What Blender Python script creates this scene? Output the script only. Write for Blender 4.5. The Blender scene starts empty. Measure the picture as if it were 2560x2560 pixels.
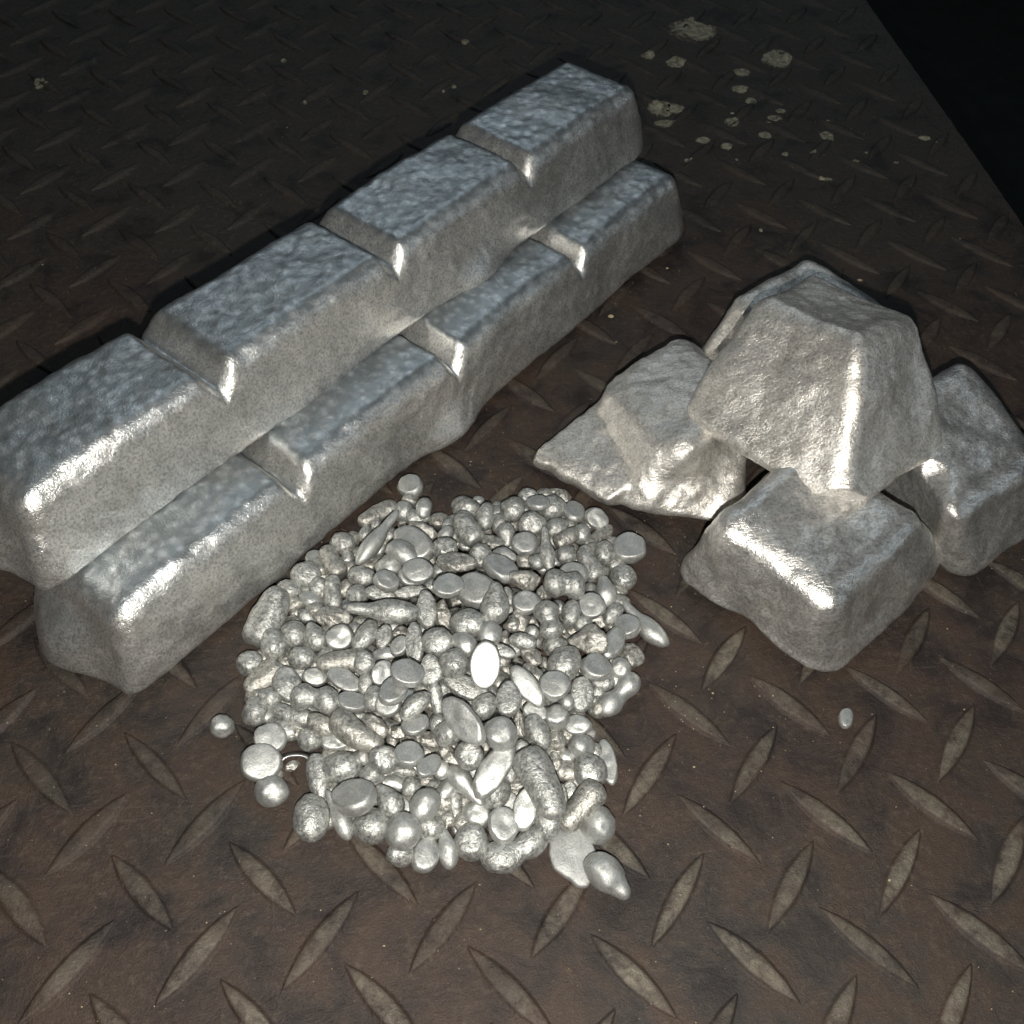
import bpy, bmesh, math, random
import numpy as np
from mathutils import Matrix, Vector

scene = bpy.context.scene
U = 0.021                      # one row of the tread pattern, in metres

# ------------------------------------------------------------------ camera
CAM = Vector((-0.093348, -0.115296, 0.319560))
RGT = Vector((0.991941, -0.122431, 0.032607))
UPV = Vector((0.074882, 0.774113, 0.628603))
BCK = Vector((-0.102202, -0.621095, 0.777043))
cd = bpy.data.cameras.new("camera")
cam = bpy.data.objects.new("camera", cd)
scene.collection.objects.link(cam)
m = Matrix((RGT, UPV, BCK)).transposed().to_4x4()
m.translation = CAM
cam.matrix_world = m
cd.sensor_width = 36.0
cd.lens = 34.99
cd.clip_start = 0.01
cd.clip_end = 50.0
cd.dof.use_dof = False
scene.camera = cam

# ------------------------------------------------------------------ world and lamps
world = bpy.data.worlds.new("World")
scene.world = world
world.use_nodes = True
bg = world.node_tree.nodes["Background"]
bg.inputs[0].default_value = (0.50, 0.78, 1.0, 1)
bg.inputs[1].default_value = 0.014

def lamp(name, kind, loc, energy, color, **kw):
    d = bpy.data.lights.new(name, kind)
    d.energy = energy
    d.color = color
    for k, v in kw.items():
        setattr(d, k, v)
    o = bpy.data.objects.new(name, d)
    o.location = loc
    scene.collection.objects.link(o)
    return o

# the phone's own flash, two centimetres below its lens
lamp("phone_flash", 'POINT', CAM - UPV * 0.0255 + RGT * 0.002, 6.2, (1.0, 0.96, 0.89), shadow_soft_size=0.0032)
# a cool workshop tube light high up and far behind the plate
o = lamp("workshop_tube_light", 'AREA', (0.25, 2.3, 2.6), 9.0, (0.78, 0.91, 1.0), shape='RECTANGLE', size=1.8, size_y=0.5)
o.rotation_euler = (Vector((0, 0, 0)) - o.location).to_track_quat('-Z', 'Y').to_euler()

# an unseen cool lamp to the right, for bluish glints along the bar ridges
o = lamp("cool_side_light", 'AREA', (2.6, -0.7, 1.7), 4.5, (0.72, 0.88, 1.0), shape='RECTANGLE', size=0.5, size_y=0.9)
o.rotation_euler = (Vector((0, 0.1, 0)) - o.location).to_track_quat('-Z', 'Y').to_euler()

scene.view_settings.view_transform = 'Standard'
scene.view_settings.look = 'None'
scene.view_settings.exposure = 0.0
scene.view_settings.gamma = 1.0
scene.cycles.use_denoising = True
scene.cycles.max_bounces = 6

# ------------------------------------------------------------------ numpy noise
def _hash(ix, iy, iz, s):
    h = (ix * 374761393 + iy * 668265263 + iz * 2147483647 + s * 1274126177) & 0xffffffff
    h = ((h ^ (h >> 13)) * 1274126177) & 0xffffffff
    h = (h ^ (h >> 16)) & 0xffffff
    return h / float(0xffffff) * 2 - 1

def vnoise(p, s=0):
    i = np.floor(p).astype(np.int64)
    f = p - i
    f = f * f * f * (f * (f * 6 - 15) + 10)
    r = 0
    for dx in (0, 1):
        wx = f[:, 0] if dx else 1 - f[:, 0]
        for dy in (0, 1):
            wy = f[:, 1] if dy else 1 - f[:, 1]
            for dz in (0, 1):
                wz = f[:, 2] if dz else 1 - f[:, 2]
                r = r + wx * wy * wz * _hash(i[:, 0] + dx, i[:, 1] + dy, i[:, 2] + dz, s)
    return r

def fbm(p, s=0, o=3):
    r = 0
    a = 1.0
    for k in range(o):
        r = r + a * vnoise(p * (2.03 ** k) + k * 17.3, s + k * 7)
        a *= 0.5
    return r

def normals_of(co, quads):
    n = np.zeros_like(co)
    a, b, c, d = (co[quads[:, k]] for k in range(4))
    fn = np.cross(c - a, d - b)
    for k in range(4):
        np.add.at(n, quads[:, k], fn)
    return n / np.maximum(np.linalg.norm(n, axis=1, keepdims=True), 1e-12)

# ------------------------------------------------------------------ linking
COL = scene.collection

def link(name, mesh, mat=None, parent=None, loc=None):
    o = bpy.data.objects.new(name, mesh)
    if mat and not mesh.materials:
        mesh.materials.append(mat)
    COL.objects.link(o)
    if parent:
        o.parent = parent
    if loc is not None:
        o.location = loc
    return o

def tag(o, label, cat, group=None):
    o["label"] = label
    o["category"] = cat
    if group:
        o["group"] = group
    return o

def mesh_np(name, co, faces, smooth=True):
    me = bpy.data.meshes.new(name)
    me.from_pydata([tuple(v) for v in co], [], [tuple(f) for f in faces])
    if smooth:
        me.polygons.foreach_set("use_smooth", [True] * len(me.polygons))
    me.update()
    return me

# ------------------------------------------------------------------ materials
class NT:
    def __init__(s, name):
        s.m = bpy.data.materials.new(name)
        s.m.use_nodes = True
        s.t = s.m.node_tree
        s.b = s.t.nodes["Principled BSDF"]
        s.tc = s.t.nodes.new("ShaderNodeTexCoord")
    def n(s, kind, **kw):
        x = s.t.nodes.new(kind)
        for k, v in kw.items():
            setattr(x, k, v)
        return x
    def l(s, a, b):
        s.t.links.new(a, b)
    def vec(s, scale=(1, 1, 1), world=False, rot=(0, 0, 0)):
        mp = s.n("ShaderNodeMapping")
        mp.inputs["Scale"].default_value = tuple(c / U for c in scale)
        mp.inputs["Rotation"].default_value = rot
        if world:
            g = s.n("ShaderNodeNewGeometry")
            s.l(g.outputs["Position"], mp.inputs[0])
        else:
            s.l(s.tc.outputs["Object"], mp.inputs[0])
        return mp.outputs[0]
    def noise(s, v, scale, detail=4, rough=0.55, dist=0.0):
        x = s.n("ShaderNodeTexNoise")
        x.inputs["Scale"].default_value = scale
        x.inputs["Detail"].default_value = detail
        x.inputs["Roughness"].default_value = rough
        x.inputs["Distortion"].default_value = dist
        s.l(v, x.inputs["Vector"])
        return x.outputs["Fac"]
    def voro(s, v, scale, feature='F1', rnd=1.0):
        x = s.n("ShaderNodeTexVoronoi", feature=feature)
        x.inputs["Scale"].default_value = scale
        x.inputs["Randomness"].default_value = rnd
        s.l(v, x.inputs["Vector"])
        return x.outputs["Distance"]
    def ramp(s, f, stops):
        x = s.n("ShaderNodeValToRGB")
        e = x.color_ramp.elements
        while len(e) < len(stops):
            e.new(0.5)
        for k, (p, c) in enumerate(stops):
            e[k].position = p
            e[k].color = (c, c, c, 1) if not isinstance(c, tuple) else (*c, 1)
        s.l(f, x.inputs[0])
        return x.outputs[0]
    def mix(s, f, a, b, mode='MIX'):
        x = s.n("ShaderNodeMix", data_type='RGBA', blend_type=mode)
        for sock, v in ((x.inputs[0], f), (x.inputs[6], a), (x.inputs[7], b)):
            if isinstance(v, (float, int)):
                sock.default_value = v if sock.type == 'VALUE' else (v, v, v, 1)
            elif isinstance(v, tuple):
                sock.default_value = (*v, 1)
            else:
                s.l(v, sock)
        return x.outputs[2]
    def math(s, op, a, b=None, clamp=False):
        x = s.n("ShaderNodeMath", operation=op, use_clamp=clamp)
        for k, v in enumerate((a, b)):
            if v is None:
                continue
            if isinstance(v, (float, int)):
                x.inputs[k].default_value = v
            else:
                s.l(v, x.inputs[k])
        return x.outputs[0]
    def bump(s, h, dist, strength=1.0, prev=None):
        x = s.n("ShaderNodeBump")
        x.inputs["Strength"].default_value = strength
        x.inputs["Distance"].default_value = dist
        s.l(h, x.inputs["Height"])
        if prev is not None:
            s.l(prev, x.inputs["Normal"])
        return x.outputs[0]
    def out(s, color=None, rough=None, metal=None, normal=None, spec=None):
        for k, v in (("Base Color", color), ("Roughness", rough), ("Metallic", metal), ("Normal", normal), ("Specular IOR Level", spec)):
            if v is None:
                continue
            sock = s.b.inputs[k]
            if isinstance(v, (float, int)):
                sock.default_value = v
            elif isinstance(v, tuple):
                sock.default_value = (*v, 1)
            else:
                s.l(v, sock)
        return s.m

def cast_metal(name, light, dark, rough=0.42, metal=0.85, grain=30.0, grain_d=0.00035, mott=5.0, lump_d=0.0006, stain=0.25, streak=False, wrinkle=0.0, fc=0.42, top=None, smut=0.45):
    t = NT(name)
    v = t.vec()
    big = t.noise(v, 0.9, 4, 0.6)
    mid = t.noise(v, mott, 5, 0.65, 0.4)
    fine = t.noise(v, grain, 3, 0.7)
    tiny = t.noise(v, grain * 2.3, 2, 0.6)
    blot = t.ramp(mid, [(0.36, 0.0), (0.62, 1.0)])
    c = t.mix(blot, dark, light)
    smudge = t.ramp(t.noise(v, 0.75, 5, 0.68, 0.8), [(0.36, 1.0 - smut), (0.58, 1.0)])
    c = t.mix(smudge, (0.16, 0.165, 0.16), c)
    if streak:
        stc = t.noise(t.vec(scale=(1.2, 6.0, 2.2), rot=(0.4, 0.2, 0.5)), 0.9, 6, 0.72, 1.4)
        c = t.mix(t.ramp(stc, [(0.36, 0.72), (0.54, 1.0)]), (0.20, 0.20, 0.195), c)
    c = t.mix(t.ramp(fine, [(0.34, fc), (0.56, 1.0)]), (0.0, 0.0, 0.0), c)
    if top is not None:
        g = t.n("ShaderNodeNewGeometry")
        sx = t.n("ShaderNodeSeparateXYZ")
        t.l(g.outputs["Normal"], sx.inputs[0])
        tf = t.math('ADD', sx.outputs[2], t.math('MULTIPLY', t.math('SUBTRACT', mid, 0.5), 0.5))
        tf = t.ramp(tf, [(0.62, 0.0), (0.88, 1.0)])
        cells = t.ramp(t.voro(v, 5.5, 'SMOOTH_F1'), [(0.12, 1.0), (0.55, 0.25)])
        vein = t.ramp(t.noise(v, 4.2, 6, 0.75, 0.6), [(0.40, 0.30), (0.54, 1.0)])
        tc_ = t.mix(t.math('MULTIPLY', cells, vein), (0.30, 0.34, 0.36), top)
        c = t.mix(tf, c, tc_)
    warm = t.mix(t.math('MULTIPLY', t.ramp(big, [(0.5, 0.0), (0.75, 1.0)]), stain), c, (0.36, 0.30, 0.22))
    r = t.math('ADD', t.math('MULTIPLY', mid, 0.22), rough - 0.11)
    r = t.math('ADD', r, t.math('MULTIPLY', fine, 0.12), clamp=True)
    b = t.bump(mid, lump_d, 1.0)
    b = t.bump(fine, grain_d, 1.0, b)
    b = t.bump(tiny, grain_d * 0.35, 1.0, b)
    if wrinkle > 0:
        w1 = t.noise(t.vec(scale=(1.0, 1.7, 1.0)), 5.0, 3, 0.55, 1.6)
        w1 = t.math('ABSOLUTE', t.math('SUBTRACT', w1, 0.5))
        w1 = t.ramp(w1, [(0.0, 1.0), (0.10, 0.25), (0.3, 0.0)])
        b = t.bump(w1, wrinkle, 1.0, b)
        r = t.math('ADD', r, t.math('MULTIPLY', w1, 0.1), clamp=True)
    if streak:
        sv = t.vec(scale=(1.6, 9.0, 9.0), rot=(0, 0, 0.5))
        st = t.noise(sv, 1.6, 4, 0.6, 1.2)
        b = t.bump(st, lump_d * 0.8, 1.0, b)
    return t.out(warm, r, metal, b)

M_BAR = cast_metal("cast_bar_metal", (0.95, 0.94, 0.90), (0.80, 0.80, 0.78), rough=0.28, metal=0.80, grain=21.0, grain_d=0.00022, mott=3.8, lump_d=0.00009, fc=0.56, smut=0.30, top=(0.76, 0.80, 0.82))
M_BLOCK = cast_metal("cast_block_metal", (0.99, 0.97, 0.93), (0.66, 0.66, 0.64), rough=0.28, metal=0.78, grain=19.0, grain_d=0.00018, mott=1.7, lump_d=0.00026, fc=0.60, smut=0.14, stain=0.35, streak=True)
M_BLOCK_DULL = cast_metal("dull_block_metal", (0.99, 0.965, 0.91), (0.80, 0.77, 0.72), rough=0.33, metal=0.72, grain=21.0, grain_d=0.00022, mott=2.8, lump_d=0.00024, smut=0.15, fc=0.60, stain=0.3, streak=True)
M_SHINY = cast_metal("wrinkled_shot_metal", (0.72, 0.73, 0.695), (0.50, 0.505, 0.48), rough=0.39, metal=0.76, grain=18.0, grain_d=0.00014, mott=5.0, lump_d=0.00022, wrinkle=0.00008, stain=0.06, smut=0.15)
M_SATIN = cast_metal("satin_shot_metal", (0.68, 0.69, 0.665), (0.52, 0.53, 0.51), rough=0.44, metal=0.76, grain=34.0, grain_d=0.0001, mott=3.0, lump_d=0.00018, stain=0.05, smut=0.15, fc=0.72)
M_ROUGH = cast_metal("rough_shot_metal", (0.70, 0.69, 0.64), (0.44, 0.425, 0.38), rough=0.40, metal=0.7, grain=18.0, grain_d=0.00026, mott=6.0, lump_d=0.0004, stain=0.15, smut=0.3)
M_FLAKE = cast_metal("grey_flake_metal", (0.66, 0.67, 0.655), (0.52, 0.53, 0.52), rough=0.5, metal=0.6, fc=0.75, grain=34.0, grain_d=0.00018, mott=6.0, lump_d=0.0002, stain=0.0)

def plate_material(name, lug):
    t = NT(name)
    v = t.vec(world=True)
    big = t.noise(v, 0.16, 3, 0.5)
    mid = t.noise(v, 0.9, 6, 0.62, 0.5)
    fine = t.noise(v, 7.0, 6, 0.7)
    grit = t.noise(v, 34.0, 3, 0.75)
    sv = t.vec(scale=(0.5, 12.0, 1.0), world=True, rot=(0, 0, 0.85))
    scr = t.noise(sv, 1.3, 5, 0.7, 0.2)
    sv2 = t.vec(scale=(14.0, 0.6, 1.0), world=True, rot=(0, 0, 0.35))
    scr2 = t.noise(sv2, 1.1, 5, 0.7, 0.2)
    base = t.mix(t.ramp(big, [(0.38, 0.0), (0.62, 1.0)]), (0.045, 0.030, 0.025), (0.045, 0.037, 0.032))
    gp = t.n("ShaderNodeNewGeometry")
    sp = t.n("ShaderNodeSeparateXYZ")
    t.l(gp.outputs["Position"], sp.inputs[0])
    # greyer, less brown base colour towards the far end of the plate
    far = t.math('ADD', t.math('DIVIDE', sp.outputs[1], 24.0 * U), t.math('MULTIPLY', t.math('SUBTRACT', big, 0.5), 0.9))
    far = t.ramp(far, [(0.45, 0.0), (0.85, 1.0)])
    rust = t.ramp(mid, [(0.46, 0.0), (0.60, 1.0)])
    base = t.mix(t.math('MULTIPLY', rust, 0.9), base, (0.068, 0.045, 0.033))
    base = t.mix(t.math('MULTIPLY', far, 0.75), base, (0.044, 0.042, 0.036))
    pale = t.math('MULTIPLY', t.ramp(fine, [(0.52, 0.0), (0.72, 1.0)]), t.ramp(t.noise(v, 0.5, 3, 0.6), [(0.35, 0.25), (0.6, 1.0)]))
    base = t.mix(t.math('MULTIPLY', pale, 0.60), base, (0.15, 0.118, 0.085))
    dk = t.ramp(mid, [(0.36, 1.0), (0.47, 0.0)])
    base = t.mix(t.math('MULTIPLY', dk, 0.65), base, (0.013, 0.011, 0.011))
    s1 = t.ramp(scr, [(0.60, 0.0), (0.72, 1.0)])
    s2 = t.ramp(scr2, [(0.62, 0.0), (0.74, 1.0)])
    base = t.mix(t.math('MULTIPLY', t.math('MAXIMUM', s1, s2), 0.32), base, (0.17, 0.14, 0.115))
    gr = t.ramp(grit, [(0.30, 0.55), (0.55, 1.0)])
    base = t.mix(gr, (0.010, 0.008, 0.007), base)
    spk = t.ramp(t.noise(v, 16.0, 2, 0.5), [(0.735, 0.0), (0.76, 1.0)])
    base = t.mix(t.math('MULTIPLY', spk, 0.7), base, (0.32, 0.28, 0.22))
    rough = t.math('ADD', t.math('MULTIPLY', fine, 0.40), 0.28)
    metal = 0.0
    if lug:
        g = t.n("ShaderNodeNewGeometry")
        sx = t.n("ShaderNodeSeparateXYZ")
        t.l(g.outputs["Position"], sx.inputs[0])
        top = t.n("ShaderNodeMapRange")
        t.l(sx.outputs[2], top.inputs[0])
        top.inputs[1].default_value = 0.030 * U
        top.inputs[2].default_value = 0.075 * U
        oi = t.n("ShaderNodeObjectInfo")
        wear = t.ramp(t.noise(v, 3.2, 6, 0.75, 0.3), [(0.36, 0.02), (0.58, 1.0)])
        patch = t.ramp(t.noise(v, 0.35, 2, 0.5), [(0.34, 0.35), (0.58, 1.0)])
        # lug tops brighten most near the lower end of the plate, less farther off
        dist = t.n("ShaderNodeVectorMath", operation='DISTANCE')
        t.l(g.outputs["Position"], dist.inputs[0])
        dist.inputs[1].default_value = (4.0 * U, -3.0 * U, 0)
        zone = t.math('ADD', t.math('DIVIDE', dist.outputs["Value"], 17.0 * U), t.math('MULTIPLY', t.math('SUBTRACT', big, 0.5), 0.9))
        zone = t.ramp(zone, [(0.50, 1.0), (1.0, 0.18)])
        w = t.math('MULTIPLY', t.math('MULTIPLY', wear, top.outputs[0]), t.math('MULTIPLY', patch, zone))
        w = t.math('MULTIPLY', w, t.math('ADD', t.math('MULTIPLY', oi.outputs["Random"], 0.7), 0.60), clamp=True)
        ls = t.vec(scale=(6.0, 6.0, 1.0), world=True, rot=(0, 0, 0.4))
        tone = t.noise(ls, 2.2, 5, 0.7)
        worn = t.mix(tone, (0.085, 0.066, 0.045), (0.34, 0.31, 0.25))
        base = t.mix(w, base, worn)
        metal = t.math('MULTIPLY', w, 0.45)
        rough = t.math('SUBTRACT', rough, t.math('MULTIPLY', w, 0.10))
    b = t.bump(mid, 0.0010, 1.0)
    b = t.bump(fine, 0.0006, 1.0, b)
    b = t.bump(grit, 0.00028, 1.0, b)
    b = t.bump(t.math('MAXIMUM', s1, s2), 0.00006, 1.0, b)
    return t.out(base, rough, metal, b, 0.38)

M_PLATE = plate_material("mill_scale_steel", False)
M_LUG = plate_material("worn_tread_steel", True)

t = NT("pale_paint_splash")
v = t.vec(world=True)
c = t.mix(t.ramp(t.noise(v, 5.0, 6, 0.75, 0.5), [(0.36, 0.0), (0.60, 1.0)]), (0.10, 0.088, 0.06), (0.40, 0.38, 0.28))
gd = t.n("ShaderNodeVectorMath", operation='DISTANCE')
gm = t.n("ShaderNodeMapping")
gm.inputs["Scale"].default_value = (2, 2, 0)
t.l(t.tc.outputs["Generated"], gm.inputs[0])
t.l(gm.outputs[0], gd.inputs[0])
gd.inputs[1].default_value = (1, 1, 0)
al = t.math('ADD', gd.outputs["Value"], t.math('MULTIPLY', t.math('SUBTRACT', t.noise(v, 7.0, 5, 0.7, 0.3), 0.5), 1.1))
t.l(t.ramp(al, [(0.72, 1.0), (1.0, 0.0)]), t.b.inputs["Alpha"])
M_PAINT = t.out(c, 0.7, 0.0, t.bump(t.noise(v, 9.0, 4, 0.6), 0.0002), 0.3)
t = NT("dark_workshop_floor")
v = t.vec(world=True)
c = t.mix(t.noise(v, 0.3, 6, 0.7), (0.012, 0.014, 0.012), (0.04, 0.044, 0.038))
M_FLOOR = t.out(c, 0.85, 0.0, t.bump(t.noise(v, 2.0, 5, 0.7), 0.0015), 0.2)
t = NT("crumb")
c = t.mix(t.noise(t.vec(), 8.0, 4, 0.6), (0.25, 0.19, 0.10), (0.62, 0.52, 0.34))
M_CRUMB = t.out(c, 0.75, 0.0, t.bump(t.noise(t.vec(), 14.0, 4, 0.7), 0.0004), 0.3)
t = NT("curled_strip_metal")
c = t.mix(t.noise(t.vec(scale=(3, 3, 14)), 2.0, 3, 0.6), (0.55, 0.57, 0.58), (0.82, 0.83, 0.82))
M_STRIP = t.out(c, 0.32, 0.9)

# ------------------------------------------------------------------ setting: tread plate and ground
RAT = 1.7636
EDGE = [(12.95, 46.0), (12.56, 28.1), (12.40, 21.2), (12.31, 17.5), (12.22, 15.0), (12.16, 8.0), (12.15, -12.0)]

def edge_x(y):
    for (x0, y0), (x1, y1) in zip(EDGE, EDGE[1:]):
        if y1 <= y <= y0:
            return x1 + (x0 - x1) * (y - y1) / (y0 - y1)
    return 12.2

def build_plate():
    rnd = random.Random(3)
    ys = np.arange(-12.0, 46.01, 0.25)
    top = []
    for y in ys:
        j = rnd.uniform(-0.012, 0.012)
        top.append((edge_x(y) + j, y))
    verts, faces = [], []
    L = -32.0
    xs = [L, -20, -10, 0, 6]
    for (ex, y) in top:
        for x in xs:
            verts.append((x * U, y * U, 0))
        verts.append(((ex - 0.035) * U, y * U, 0))
        verts.append((ex * U, y * U, -0.03 * U))
        verts.append(((ex + 0.005) * U, y * U, -0.26 * U))
        verts.append((L * U, y * U, -0.26 * U))
    n = len(xs) + 4
    for i in range(len(top) - 1):
        for k in range(n):
            a, b = i * n + k, i * n + (k + 1) % n
            faces.append((a, b, b + n, a + n))
    faces.append(tuple(range(n))[::-1])
    faces.append(tuple(range((len(top) - 1) * n, len(top) * n)))
    me = mesh_np("steel_floor_plate", verts, faces, smooth=False)
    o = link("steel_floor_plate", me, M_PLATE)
    o["kind"] = "structure"
    return o

plate = build_plate()

gv = [(-6, -6, 0), (6, -6, 0), (6, 8, 0), (-6, 8, 0)]
g = link("ground", mesh_np("ground", gv, [(0, 1, 2, 3)], False), M_FLOOR, loc=(0, 0, -0.75))
g["kind"] = "structure"

LUG_L, LUG_W, LUG_H = 0.82, 0.138, 0.070

def lug_mesh(seed):
    rnd = random.Random(seed)
    n = 13
    La = LUG_L * rnd.uniform(0.96, 1.03)
    Wa = LUG_W * rnd.uniform(0.92, 1.1)
    k1, k2 = rnd.uniform(0.93, 1.08), rnd.uniform(0.93, 1.08)
    rings = [(1.10, 1.45, -0.004), (1.03, 1.17, 0.004), (1.0, 1.0, 0.030), (0.965, 0.80, 0.060), (0.90, 0.55, LUG_H * 0.95)]
    verts, faces = [], []
    def half(x):
        return max(0.0, 1 - abs(x) ** 2.0)
    for (sl, sw, z) in rings:
        for side in (1, -1):
            for i in range(n):
                if side == 1:
                    x = -1 + 2 * i / (n - 1)
                else:
                    x = 1 - 2 * i / (n - 1)
                    if i in (0, n - 1):
                        continue
                xx = math.sin(x * math.pi / 2)
                w = half(xx) * Wa * sw * (k1 if side == 1 else k2)
                tip = 0.012 * sw
                w = w + tip * (1 - abs(xx)) ** 0.3 if abs(xx) < 1 else w
                zz = z if z < 0.05 else z * (0.62 + 0.38 * (1 - abs(xx) ** 3))
                verts.append((xx * La * sl * U, side * w * U, (zz + rnd.uniform(-1, 1) * 0.0015) * U))
    m_ = 2 * n - 2
    for r in range(len(rings) - 1):
        for k in range(m_):
            a, b = r * m_ + k, r * m_ + (k + 1) % m_
            faces.append((a, b, b + m_, a + m_))
    base = (len(rings) - 1) * m_
    mid = []
    for i in range(1, n - 1):
        x = math.sin((-1 + 2 * i / (n - 1)) * math.pi / 2)
        mid.append(len(verts))
        verts.append((x * La * 0.88 * U, 0, (LUG_H * (0.66 + 0.36 * (1 - abs(x) ** 3))) * U))
    up = lambda i: base + i
    lo = lambda i: base + (2 * n - 2 - i) % m_
    for i in range(n - 1):
        a, b = (None if i == 0 else mid[i - 1]), (None if i == n - 2 else mid[i])
        if a is None:
            faces.append((base, b, up(1)))
            faces.append((base, lo(1), b))
        elif b is None:
            faces.append((a, up(n - 1), up(n - 2)))
            faces.append((a, lo(n - 2), up(n - 1)))
        else:
            faces.append((a, b, up(i + 1), up(i)))
            faces.append((a, lo(i), lo(i + 1), b))
    me = bpy.data.meshes.new("tread_lug")
    me.from_pydata(verts, [], faces)
    bm = bmesh.new()
    bm.from_mesh(me)
    bmesh.ops.recalc_face_normals(bm, faces=bm.faces[:])
    bm.to_mesh(me)
    bm.free()
    me.polygons.foreach_set("use_smooth", [True] * len(me.polygons))
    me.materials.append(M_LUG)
    return me

LUGS = [lug_mesh(s) for s in range(8)]

def to_px(p):
    d = Vector(p) - CAM
    z = -d.dot(BCK)
    if z <= 0.02:
        return None
    return (1280 + 2488 * d.dot(RGT) / z, 1280 - 2488 * d.dot(UPV) / z, z)

rnd = random.Random(11)
cand = []
for r in range(-45, 11):
    for c2 in range(-38, 17):
        if (c2 % 2 != 0) != (r % 2 != 0):
            continue
        x, y = c2 * 0.5 * RAT, -float(r)
        if x > edge_x(y) - 0.62 or y > 45 or y < -11:
            continue
        q = to_px((x * U, y * U, 0))
        inv = q is not None and -40 < q[0] < 2600 and -40 < q[1] < 2600
        cand.append((0 if inv else 1, q[2] if q else 9, x, y, r))
cand.sort()
rest_v, rest_f = [], []
for i, (inv, dist, x, y, r) in enumerate(cand):
    ang = math.radians((-49.9 if r % 2 == 0 else 48.0) + rnd.uniform(-1.2, 1.2))
    me = LUGS[rnd.randrange(8)]
    sx = rnd.uniform(0.97, 1.03)
    flip = rnd.choice((0, math.pi))
    jx, jy = rnd.uniform(-0.012, 0.012), rnd.uniform(-0.012, 0.012)
    if i < 290 and inv == 0:
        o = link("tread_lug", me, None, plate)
        o.location = ((x + jx) * U, (y + jy) * U, 0)
        o.rotation_euler = (0, 0, ang + flip)
        o.scale = (sx, 1, 1)
    else:
        R = Matrix.Rotation(ang + flip, 4, 'Z')
        b0 = len(rest_v)
        for v in me.vertices:
            w = R @ v.co
            rest_v.append((w.x + x * U, w.y + y * U, w.z))
        for p in me.polygons:
            rest_f.append(tuple(k + b0 for k in p.vertices))
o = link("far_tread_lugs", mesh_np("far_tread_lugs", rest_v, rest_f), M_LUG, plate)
o["kind"] = "stuff"

SPOTS = [
(8.196, 24.204, 0.547, -0.032, 0.181, 0.606),
(4.098, 24.632, 0.222, -0.013, 0.057, 0.267),
(4.885, 24.141, 0.347, -0.02, 0.079, 0.345),
(6.805, 23.404, 0.282, -0.017, 0.084, 0.306),
(6.466, 22.397, 0.239, -0.015, 0.077, 0.281),
(6.648, 21.709, 0.197, -0.012, 0.061, 0.216),
(3.818, 21.468, 0.445, -0.029, 0.099, 0.448),
(4.174, 21.445, 0.327, -0.021, 0.077, 0.335),
(3.725, 20.646, 0.306, -0.02, 0.054, 0.242),
(5.728, 20.568, 0.229, -0.015, 0.065, 0.243),
(5.888, 21.055, 0.074, -0.005, 0.018, 0.066),
(7.39, 21.092, 0.18, -0.012, 0.042, 0.138),
(7.096, 20.721, 0.253, -0.016, 0.052, 0.174),
(6.823, 20.409, 0.118, -0.008, 0.024, 0.08),
(4.659, 19.678, 0.207, -0.014, 0.054, 0.217),
(5.25, 19.326, 0.177, -0.012, 0.057, 0.214),
(6.518, 19.816, 0.192, -0.013, 0.064, 0.22),
(8.321, 19.641, 0.217, -0.015, 0.101, 0.304),
(11.175, 19.343, 0.183, -0.012, 0.067, 0.167),
(8.657, 20.376, 0.149, -0.01, 0.022, 0.065),
(6.818, 18.808, 0.114, -0.008, 0.033, 0.11),
(7.633, 18.803, 0.086, -0.006, 0.042, 0.13),
(3.966, 18.674, 0.117, -0.008, 0.029, 0.123),
(8.68, 18.224, 0.128, -0.009, 0.028, 0.078),
(7.58, 17.497, 0.222, -0.016, 0.028, 0.085),
(9.859, 18.171, 0.074, -0.005, 0.022, 0.059),
(5.357, 18.627, 0.045, -0.003, 0.016, 0.059),
(6.756, 18.509, 0.042, -0.003, 0.015, 0.049),
(9.161, 18.717, 0.063, -0.004, 0.022, 0.06),
(7.004, 13.14, 0.087, -0.007, 0.022, 0.061),
(5.117, 15.351, 0.052, -0.004, 0.024, 0.084),
(-7.231, 24.97, 0.096, -0.006, -0.003, 0.154),
(-4.806, 22.916, 0.093, -0.006, 0.005, 0.168),
(-2.497, 22.814, 0.06, -0.004, 0.007, 0.092),
(-2.171, 23.091, 0.091, -0.006, 0.01, 0.119),
(-6.558, 22.424, 0.062, -0.004, -0.001, 0.081),
(-1.572, 25.761, 0.138, -0.008, 0.015, 0.162),
(-14.301, 24.044, 0.124, -0.008, -0.028, 0.17),
(-14.151, 24.077, 0.062, -0.004, -0.021, 0.128),
(-14.226, 23.789, 0.123, -0.008, -0.018, 0.109),
(-14.027, 23.944, 0.054, -0.003, -0.014, 0.085),
(5.859, 26.181, 0.757, -0.041, 0.193, 0.803),
(5.964, 26.903, 0.188, -0.01, 0.047, 0.197)]

def plate_height(x, y):
    h = 0.0
    for (inv, dist, lx, ly, r) in cand:
        if abs(x - lx) > 1 or abs(y - ly) > 1:
            continue
        a = math.radians(-49.9 if r % 2 == 0 else 48.0)
        dx, dy = x - lx, y - ly
        u_, v_ = dx * math.cos(a) + dy * math.sin(a), -dx * math.sin(a) + dy * math.cos(a)
        w = LUG_W * 1.1 * (1 - (u_ / 0.88) ** 2)
        if w > 0:
            h = max(h, LUG_H * min(1.0, max(0.0, (w * 1.25 - abs(v_)) / 0.08)))
    return h

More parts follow.
